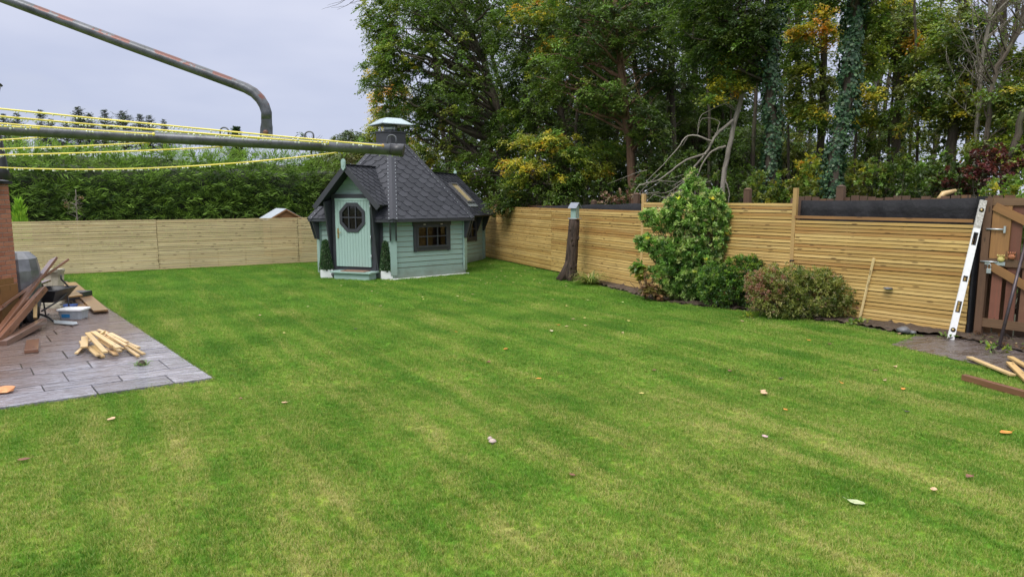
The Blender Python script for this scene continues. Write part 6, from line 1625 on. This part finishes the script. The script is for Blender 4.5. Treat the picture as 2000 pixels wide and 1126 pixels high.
strappy('grass_clippings', 'green grass cuttings lying in the wheelbarrow', fr((.05, -.05), -.14), 60, .16, [((.16, .28, .05), 1), ((.09, .18, .03), 1)], 'grass', .008)
# stone ornament
oc_ = Pz(*cr(540, 640)); M['stone'] = plain('crackled_pale_stone', (.30, .275, .21), .85, .4, 5, bstr=.9)
so_ = empty('stone_pedestal', oc_, 'weathered crackled stone pedestal beside the wheelbarrow', 'pedestal')
mb = MB(); 
for z0, z1, w0, w1 in ((0, .07, .52, .50), (.07, .12, .42, .40)): mb.lathe([(w0 * .7071, z0), (w1 * .7071, z1)], oc_, 4, ph=PI / 4, smooth=False)
mb.build('plinth', M['stone'], so_, bevel=.01)
mb = MB(); prof = [(.15, .12), (.155, .16), (.145, .30), (.14, .45), (.135, .60), (.14, .66), (.16, .72), (.155, .76)]; mb.lathe([(r * 1.2, z) for r, z in prof], oc_, 10, smooth=False)
rr = random.Random(5); mb.v = [tuple(Vector(v) + Vector((rr.uniform(-.014, .014), rr.uniform(-.014, .014), rr.uniform(-.012, .012)))) for v in mb.v]; mb.build('shaft', M['stone'], so_)
# decking boards on the patio edge
def slabpoly(px, z, t_, mat, label, name, cat, grooves=0):
    P = [Pz(*cr(*q), z) for q in px]; mb = MB(); mb.prism([(p.x, p.y) for p in P][::1] if (P[1] - P[0]).cross(P[2] - P[1]).z > 0 else [(p.x, p.y) for p in P][::-1], z - t_, z, rnd=.3)
    o = mb.build(name, mat, loc=P[0], bevel=.003); return tag(o, label, cat)
A_, B_ = Pz(*cr(672, 402), .09), Pz(*cr(965, 668), .09)
mb = MB(); mb.beam(A_, B_, .23, .03); tag(mb.build('decking_board', M['composite'], loc=A_, bevel=.003), 'long orange brown decking board lying on the patio edge', 'board')
mb = MB(); mb.beam(A_ + Vector((-.08, 0, -.05)), B_ + Vector((-.03, .1, -.05)), .19, .028); tag(mb.build('decking_board', M['old_brown'], loc=A_, bevel=.003), 'dark board lying beneath the long orange brown decking board', 'board')
slabpoly([(455, 425), (600, 405), (790, 515), (615, 538)], .24, .03, M['composite'], 'wide wet brown board resting raised beside the stone pedestal', 'wide_board', 'board')
mb = MB(); q = Pz(*cr(660, 600), 0); mb.box(q + Vector((0, .35, .105)), (.36, .3, .20)); tag(mb.build('black_crate', M['dark'], loc=q), 'black crate carrying the raised wide board', 'crate')
slabpoly([(705, 530), (790, 520), (850, 640), (745, 650)], .06, .03, M['composite'], 'short grooved decking offcut beside the long board', 'decking_offcut', 'board')
mb = MB(); q = Pz(*cr(675, 635), .03); mb.box(q + Z * .03, (.24, .10, .06)); tag(mb.build('blue_package', plain('blue_plastic', (.04, .09, .28), .4, .2), loc=q, bevel=.01), 'small blue package on the paving by the crate', 'package')
# tub
tq = Pz(*cr(650, 755), .03) + Vector((0, .17, 0)); tb = empty('plastic_tub', tq, 'clear plastic tub with white lid and blue label on the paving', 'tub')
ta = (Vector((1, .05, 0)).normalized(), Vector((-.05, 1, 0)).normalized(), Z)
def rrect(w_, d, r=.05):
    out = []
    for cx_, cy_, a0 in ((w_ / 2 - r, d / 2 - r, 0), (-w_ / 2 + r, d / 2 - r, PI / 2), (-w_ / 2 + r, -d / 2 + r, PI), (w_ / 2 - r, -d / 2 + r, 1.5 * PI)):
        for k in range(5): a = a0 + k * PI / 8; out.append((cx_ + r * math.cos(a), cy_ + r * math.sin(a)))
    return out
frt = lambda a, b_, c: tq + ta[0] * a + ta[1] * b_ + Z * c
def loft(mb, secs):
    n = len(secs[0][0]); vs = []
    for poly, z in secs: vs += [frt(a, b_, z) for a, b_ in poly]
    fs = [tuple(range(n))[::-1], tuple(range((len(secs) - 1) * n, len(secs) * n))]
    for i in range(len(secs) - 1):
        for k in range(n): fs.append((i * n + k, i * n + (k + 1) % n, (i + 1) * n + (k + 1) % n, (i + 1) * n + k))
    mb.add(vs, fs)
mb = MB(); loft(mb, [(rrect(.36, .26), 0), (rrect(.40, .30), .15)]); mb.build('tub_body', plain('cloudy_plastic', (.42, .46, .50), .25, .15, 12), tb)
mb = MB(); loft(mb, [(rrect(.44, .34), .15), (rrect(.44, .34), .175), (rrect(.40, .30), .182)]); mb.build('lid', M['white'], tb)
mb = MB(); mb.box(frt(-.06, -.141, .065), (.14, .004, .06), (ta[0], (ta[1] - Z * .13).normalized(), Z)); mb.build('label', plain('blue_label', (.03, .22, .50), .4, .1), tb)
# spade
s0, s1 = PY(*cr(285, 685), 11.6), Pz(*cr(500, 755), .05)
sp_ = empty('spade', s1, 'spade with dark shaft and grey blade lying by the tub', 'spade')
mb = MB(); mb.tube([Pz(*cr(285, 688), .16), Pz(*cr(400, 706), .11), Pz(*cr(470, 735), .07), Pz(*cr(508, 765), .055)], .018, 8); mb.build('shaft', M['dark'], sp_)
bl = [Pz(*cr(x, y), .06) for x, y in ((505, 755), (735, 772), (742, 790), (690, 797), (520, 785))]
mb = MB(); mb.prism([(p.x, p.y) for p in bl][::-1], .045, .06); mb.build('blade', M['galv'], sp_)
# pale offcuts heaped on the paving
def cq3(x, y): return (130 + x / 11.26, 620 + y / 11.26)
OG = 'pale offcuts heaped on the paving'
oc_l = [((460, 335), (850, 760), .19, .075, 'long pale offcut topmost at the front left of the heap'), ((585, 310), (1150, 665), .18, .085, 'long pinkish offcut topmost in the middle of the heap'), ((405, 420), (385, 650), .13, .10, 'wide short offcut on the left side of the heap'),
        ((525, 500), (215, 785), .06, .05, 'offcut pointing out to the front left corner'), ((470, 640), (690, 830), .08, .06, 'offcut at the front lying beneath the long pale one'), ((580, 620), (800, 860), .055, .06, 'lowest front offcut with darker wet face'),
        ((690, 480), (970, 650), .12, .05, 'notched offcut between the two topmost ones'), ((820, 320), (1310, 610), .14, .05, 'long slim offcut right of the middle'), ((960, 345), (1330, 540), .12, .06, 'reddish offcut at the back right'), ((1290, 570), (1700, 800), .07, .05, 'right pair, farther offcut reaching the front right'),
        ((1300, 650), (1580, 845), .065, .05, 'right pair, nearer offcut reaching the front right'), ((1200, 500), (1585, 660), .05, .06, 'red toned offcut lowest at the back right'), ((900, 680), (1090, 810), .05, .07, 'rounded end offcut at the front middle'), ((830, 300), (760, 360), .19, .04, 'small block standing on the back of the heap'),
        ((310, 520), (345, 600), .05, .05, 'small dark ended block at the left edge of the heap'), ((980, 620), (1180, 740), .09, .06, 'offcut under the pinkish one with blunt end'), ((850, 390), (1190, 560), .12, .055, 'flat offcut behind the pinkish one'), ((700, 270), (900, 330), .05, .05, 'offcut lying across the back of the heap'), ((1000, 560), (1240, 690), .05, .05, 'offcut buried low in the right of the heap')]
for a, b_, z, w_, lab in oc_l:
    mb = MB(); A_ = Pz(*cq3(*a), z + .01); B_ = Pz(*cq3(*b_), z); mb.beam(A_, B_, w_ * .85, .022 if w_ > .045 else .035); o = mb.build('wood_offcut', M['offcut'], bevel=.0015, loc=A_); tag(o, lab, 'offcut', OG)
q = Pz(8, 764, .04); mb = MB(); mb.lathe([(.04, 0), (.11, .012), (.09, .04), (.03, .055)], q, 9, smooth=False); rr = random.Random(2); mb.v = [(v[0] + rr.uniform(-.02, .02), v[1] + rr.uniform(-.015, .015), v[2]) for v in mb.v]
tag(mb.build('bark_chunk', plain('orange_wood_chunk', (.55, .24, .10), .6, .3, 12), loc=q), 'orange chunk of split wood on the paving at the left edge', 'wood')

# ------------------------------------------------------------------ fallen leaves
def leaf_obj(px, py, size, c, label, group, i):
    size *= 1.2
    rr = random.Random(i * 7 + 3); q = Pz(px, py, .022); a0 = rr.uniform(0, 6.28); pts = []
    prof = [(0, 0), (.25, .22), (.5, .34), (.7, .25), (.85, .2), (1, 0)]
    key = (round(size, 3), tuple(c))
    mb = MB(); vs = []; curl = rr.uniform(.1, .45); roll = rr.uniform(.15, .6)
    for t_, w_ in prof:
        for s_ in (-1, 0, 1):
            x = (t_ - .5) * size; y = s_ * w_ * size * rr.uniform(.85, 1.1); z = curl * size * (2 * (t_ - .5)) ** 2 * .5 + roll * abs(s_) * w_ * size
            vs.append(Vector((x * math.cos(a0) - y * math.sin(a0), x * math.sin(a0) + y * math.cos(a0), z)) + q)
    fs = []
    for k in range(5):
        for s_ in (0, 1): b_ = k * 3 + s_; fs.append((b_, b_ + 3, b_ + 4, b_ + 1))
    mb.add(vs, fs, smooth=True); mb.tube([vs[1], vs[1] + (vs[1] - vs[4]) * .9 + Z * .004], .0016, 4)
    m_ = LM.get(tuple(c))
    if m_ is None: m_ = LM[tuple(c)] = plain('dry_leaf', c, .6, .3, 30)
    return tag(mb.build('fallen_leaf', m_, loc=q), label, 'leaf', group)
LM = {}
FG = 'fallen leaves scattered on the lawn'
tan, brn, org, yel, drk, pnk = (.50, .33, .19), (.17, .075, .04), (.55, .22, .03), (.60, .50, .16), (.05, .035, .03), (.40, .28, .27)
fl_ = [(217, 819, .085, tan, 'curled tan leaf in the left foreground near the patio corner'), (47, 898, .08, brn, 'dark brown leaf at the left edge of the foreground'), (556, 787, .06, tan, 'pale leaf below the middle of the patio side'), (954, 707, .075, brn, 'reddish brown leaf flat on the worn strip, centre of lawn'),
       (1052, 739, .06, org, 'small orange brown leaf right of the reddish one'), (1278, 723, .06, brn, 'brown leaf in the middle right of the lawn'), (1426, 724, .065, brn, 'brown leaf straight below the red tinged bush'), (1253, 768, .05, yel, 'small cream leaf centre right'), (1492, 770, .10, tan, 'large pale tan leaf on the right lawn'), (1490, 763, .07, tan, 'pale sliver leaf touching the large tan one'),
       (1534, 800, .05, org, 'small orange leaf below the large tan one'), (1494, 853, .065, pnk, 'pinkish leaf standing on edge in the right foreground'), (1764, 760, .07, org, 'bright orange round leaf on the right lawn'), (1965, 845, .11, org, 'large orange leaf near the right edge'), (1894, 931, .07, brn, 'dark brown leaf in the right foreground'), (1823, 957, .06, tan, 'pale orange leaf low in the right foreground'),
       (1672, 981, .10, (.36, .40, .22), 'large pale green grey leaf in the right foreground'), (1709, 723, .06, brn, 'brown leaf near the path corner'), (1748, 716, .065, tan, 'tan leaf beside the path corner'), (1525, 739, .06, drk, 'blackish leaf right of the lawn centre'), (1771, 803, .05, drk, 'blackish leaf under the bright orange round one'), (1645, 748, .05, org, 'dull orange leaf left of the round orange one'), (1728, 742, .05, tan, 'thin tan leaf above the round orange one'),
       (988, 682, .07, org, 'orange brown leaf in the lawn centre'), (1077, 647, .08, (.66, .55, .36), 'cream leaf in the upper middle of the lawn'), (1091, 635, .06, org, 'orange leaf just above the cream one'), (892, 648, .05, org, 'small orange leaf in the upper centre'), (694, 642, .06, drk, 'black leaf in the upper left of the lawn'), (555, 650, .06, yel, 'yellow leaf in the upper left of the lawn'), (640, 647, .05, drk, 'small black leaf left of the other black one'), (743, 597, .06, tan, 'tan leaf in front of the cabin'), (1080, 585, .06, yel, 'yellow leaf near the stump'), (1118, 928, .05, brn, 'tiny brown leaf in the middle foreground'), (508, 616, .06, tan, 'tan leaf level with the patio end'), (1216, 650, .06, tan, 'tan leaf in the upper right of the lawn'), (1580, 665, .06, org, 'orange leaf below the red tinged bush'), (1756, 652, .06, tan, 'pale leaf where lawn meets soil by the stones'), (1450, 627, .07, tan, 'tan leaf under the low bushes'), (1620, 672, .06, brn, 'brown leaf on the right lawn edge'), (470, 778, .05, brn, 'small brown leaf below the patio corner')]
for i, (px, py, s_, c_, lab) in enumerate(fl_): leaf_obj(px, py, s_, c_, lab, FG, i)
YG_ = 'small yellow leaves strewn between cabin and stump'
for i in range(56):
    if i < 34: px, py = R.uniform(915, 1110), R.uniform(508, 560)
    elif i < 48: px, py = R.uniform(560, 1100), R.uniform(552, 600)
    else: px, py = R.uniform(1100, 1240), R.uniform(575, 640)
    p_ = Pz(px, py); arr = (np.array([p_.x]), np.array([p_.y]))
    if not inpoly(*arr, lawn_poly)[0] or inpoly(*arr, [hexpt(2.5, k) for k in range(6)])[0] or inpoly(*arr, bed_poly)[0]: continue
    leaf_obj(px, py, .065, R.choice([yel, tan, (.62, .58, .26)]), 'small yellow leaf strewn on the grass near the cabin or the stump', YG_, 200 + i)
# mushrooms
for px, py, s_, lab in ((962, 868, .055, 'larger pale mushroom in the middle foreground'), (957, 863, .035, 'smaller mushroom just behind the larger one')):
    q = Pz(px, py, .0); mb = MB(); mb.lathe([(.010 * s_ * 20, 0), (.008 * s_ * 20, .03)], q, 8); mb.lathe([(s_ * .15, .028), (s_ * .62, .03), (s_ * .62, .036), (s_ * .35, .05), (s_ * .05, .054)], q, 14, mi=0)
    tag(mb.build('mushroom', plain('mushroom_cap', (.42, .33, .29), .6, .25, 60), loc=q), lab, 'mushroom')
# litter by the gate
n = 420; t_ = NR.uniform(-3, -.1, n); o_ = NR.uniform(-.75, -.02, n); P = np.stack([FR_A.x + FRu.x * t_ + FRn.x * o_, FR_A.y + FRu.y * t_ + FRn.y * o_, NR.uniform(.05, .085, n)], 1)
V, Cc = leafmesh(P, NR.uniform(.03, .09, n), pal(n, [((.16, .08, .04), 4), ((.40, .32, .14), 1.4), ((.07, .045, .03), 4), ((.12, .20, .05), 2)]), .6, .2, 2.5); build = build_leaves('leaf_litter', V, Cc, M['leaf']); tag(build, 'dead leaves littering the soil in front of the gate', 'litter', kind='stuff')

# ------------------------------------------------------------------ clothes dryer
def PD(px, py, d):   # point at camera-depth d
    r_ = ray(px, py); return Vector((0, 0, CH)) + r_ * d
D1 = 2.1; D2 = 2.35
mast = Vector((PD(-620, 250, 2.2).x, PD(-620, 250, 2.2).y, 0))
cd = empty('clothes_dryer', mast, 'old outdoor clothes dryer with grey tubular arms and wet yellow lines', 'clothes dryer')
mb = MB(); mb.tube([mast, mast + Z * 3.4], .03, 12); mb.build('mast', M['tube'], cd)
hub = PD(-620, 223, 2.2)
mb = MB(); mb.tube([hub + Vector((.0, 0, 0)), PD(0, 253, D1), PD(300, 268, D1), PD(560, 281, D1), PD(770, 292.3, D1)], .0172, 20); a1 = mb.build('arm', M['tube'], cd)
mb = MB(); mb.tube([PD(764, 292, D1), PD(788, 293.5, D1), PD(788.5, 293.6, D1)], [.0182, .0190, .0165], 20); mb.build('end_cap', M['dark'], a1)
ub = [(-600, -268), (0, -6), (240, 84), (400, 142), (458, 163.5), (480, 172), (496, 181), (508, 193), (516, 206), (520.5, 220), (520.5, 234)]
mb = MB(); pts = [PD(x, y, D2) for x, y in ub]; mb.tube(pts, .0178, 20); a2 = mb.build('arm', M['tube_rust'], cd)
# flattened end with bolt
mb = MB(); vs = []; sec = [(230, .0178, .0178), (240, .0185, .015), (248, .0215, .008), (262, .0222, .006), (272, .022, .006)]
rx = Vector((1, 0, 0)); 
cx_ = {230: 520.5, 240: 520.7, 248: 520.5, 262: 520, 272: 520}
for y, a_, b_ in sec:
    c = PD(cx_[y], y, D2)
    for k in range(16): t_ = 2 * PI * k / 16; vs.append(c + rx * a_ * math.cos(t_) + Vector((0, 1, 0)) * b_ * math.sin(t_))
fs = [(i * 16 + k, (i + 1) * 16 + k, (i + 1) * 16 + (k + 1) % 16, i * 16 + (k + 1) % 16) for i in range(4) for k in range(16)] + [tuple(64 + k for k in range(16))]
mb.add(vs, fs, smooth=True); mb.build('flattened_end', M['tube'], a2)
mb = MB(); mb.lathe([(.009, 0), (.009, .005), (.004, .007)], PD(520.5, 259, D2) - Vector((0, .006, 0)), 6, ax=((1, 0, 0), (0, 0, 1), (0, -1, 0)), smooth=False); mb.build('bolt', plain('rusty_bolt', (.16, .07, .04), .6, .3, 60), a2)
for px, py, w_, h_ in ((438, 268, 8, 19), (604, 278, 8.5, 21), (765, 287, 8.5, 23)):
    mb = MB(); pp = [PD(px - w_, py + 2, D1)] + [PD(px - w_ * math.cos(k * PI / 8), py - h_ + 7 - 7 * math.sin(k * PI / 8), D1) for k in range(9)] + [PD(px + w_, py + 2, D1)]
    mb.tube(pp, .0023, 8); mb.build('hook', M['tube'], cd)
def sagline(p, q, sag, n=40):
    return [p.lerp(q, i / n) - Z * sag * 4 * (i / n) * (1 - i / n) for i in range(n + 1)]
lines = [((-420, 168, 1.75), (748, 284.5, 2.07), .0), ((-420, 190, 1.78), (640, 279, 2.07), .0), ((-420, 205, 1.8), (300, 262, 2.07), .0), ((-420, 186, 1.72), (505, 270, 2.06), .0), ((-420, 214, 1.85), (75, 250, 2.07), .0),
         ((-420, 283, 2.7), (118, 266, 2.13), .006), ((-420, 292, 2.7), (290, 279, 2.13), .008), ((-420, 300, 2.7), (432, 287, 2.13), .012), ((-420, 276, 2.7), (668, 297, 2.13), .075)]
drops = MB()
for i, (a, b_, sg) in enumerate(lines):
    p, q = PD(*a), PD(*b_); pts = sagline(p, q, sg + .004); mb = MB(); mb.tube(pts, .0024, 8, bump=.10); mb.build('line', M['line'], cd)
    L_ = (q - p).length; d = R.uniform(0, .02)
    while d < L_:
        f = d / L_; k = min(int(f * 40), 39); c = pts[k].lerp(pts[k + 1], f * 40 - k)
        r_ = R.uniform(.0018, .0036); drops.lathe([(r_ * .25, r_), (r_ * .85, r_ * .45), (r_, -.1 * r_), (r_ * .75, -r_ * .75), (r_ * .2, -r_ * 1.1)], c - Z * (.0024 + r_ * .7), 7); d += R.choice([R.uniform(.006, .014), R.uniform(.015, .05)])
    mb = MB(); mb.lathe([(.002, -.005), (.0055, 0), (.002, .005)], q, 8); mb.build('knot', plain('line_knot', (.45, .28, .08), .6, .2, 60) if i == 0 else M['line'], cd)
for k in range(46):
    px = R.uniform(0, 780); c = PD(px, 253 + px * .0515 + 11.5, D1); r_ = R.uniform(.0012, .003); drops.lathe([(r_ * .25, r_), (r_ * .85, r_ * .45), (r_, -.1 * r_), (r_ * .7, -r_ * .8), (r_ * .2, -r_ * 1.1)], c, 7)
od = drops.build('water_drops', M['water'], cd); od['kind'] = 'stuff'
# the neighbouring arms the lines run to, left of the picture
for d_, y0 in ((1.8, 196), (2.7, 287)):
    mb = MB(); c = PD(-420, y0, d_); mb.tube([hub, c, c + (c - hub) * .15], .016, 12); mb.build('arm', M['tube'], cd)
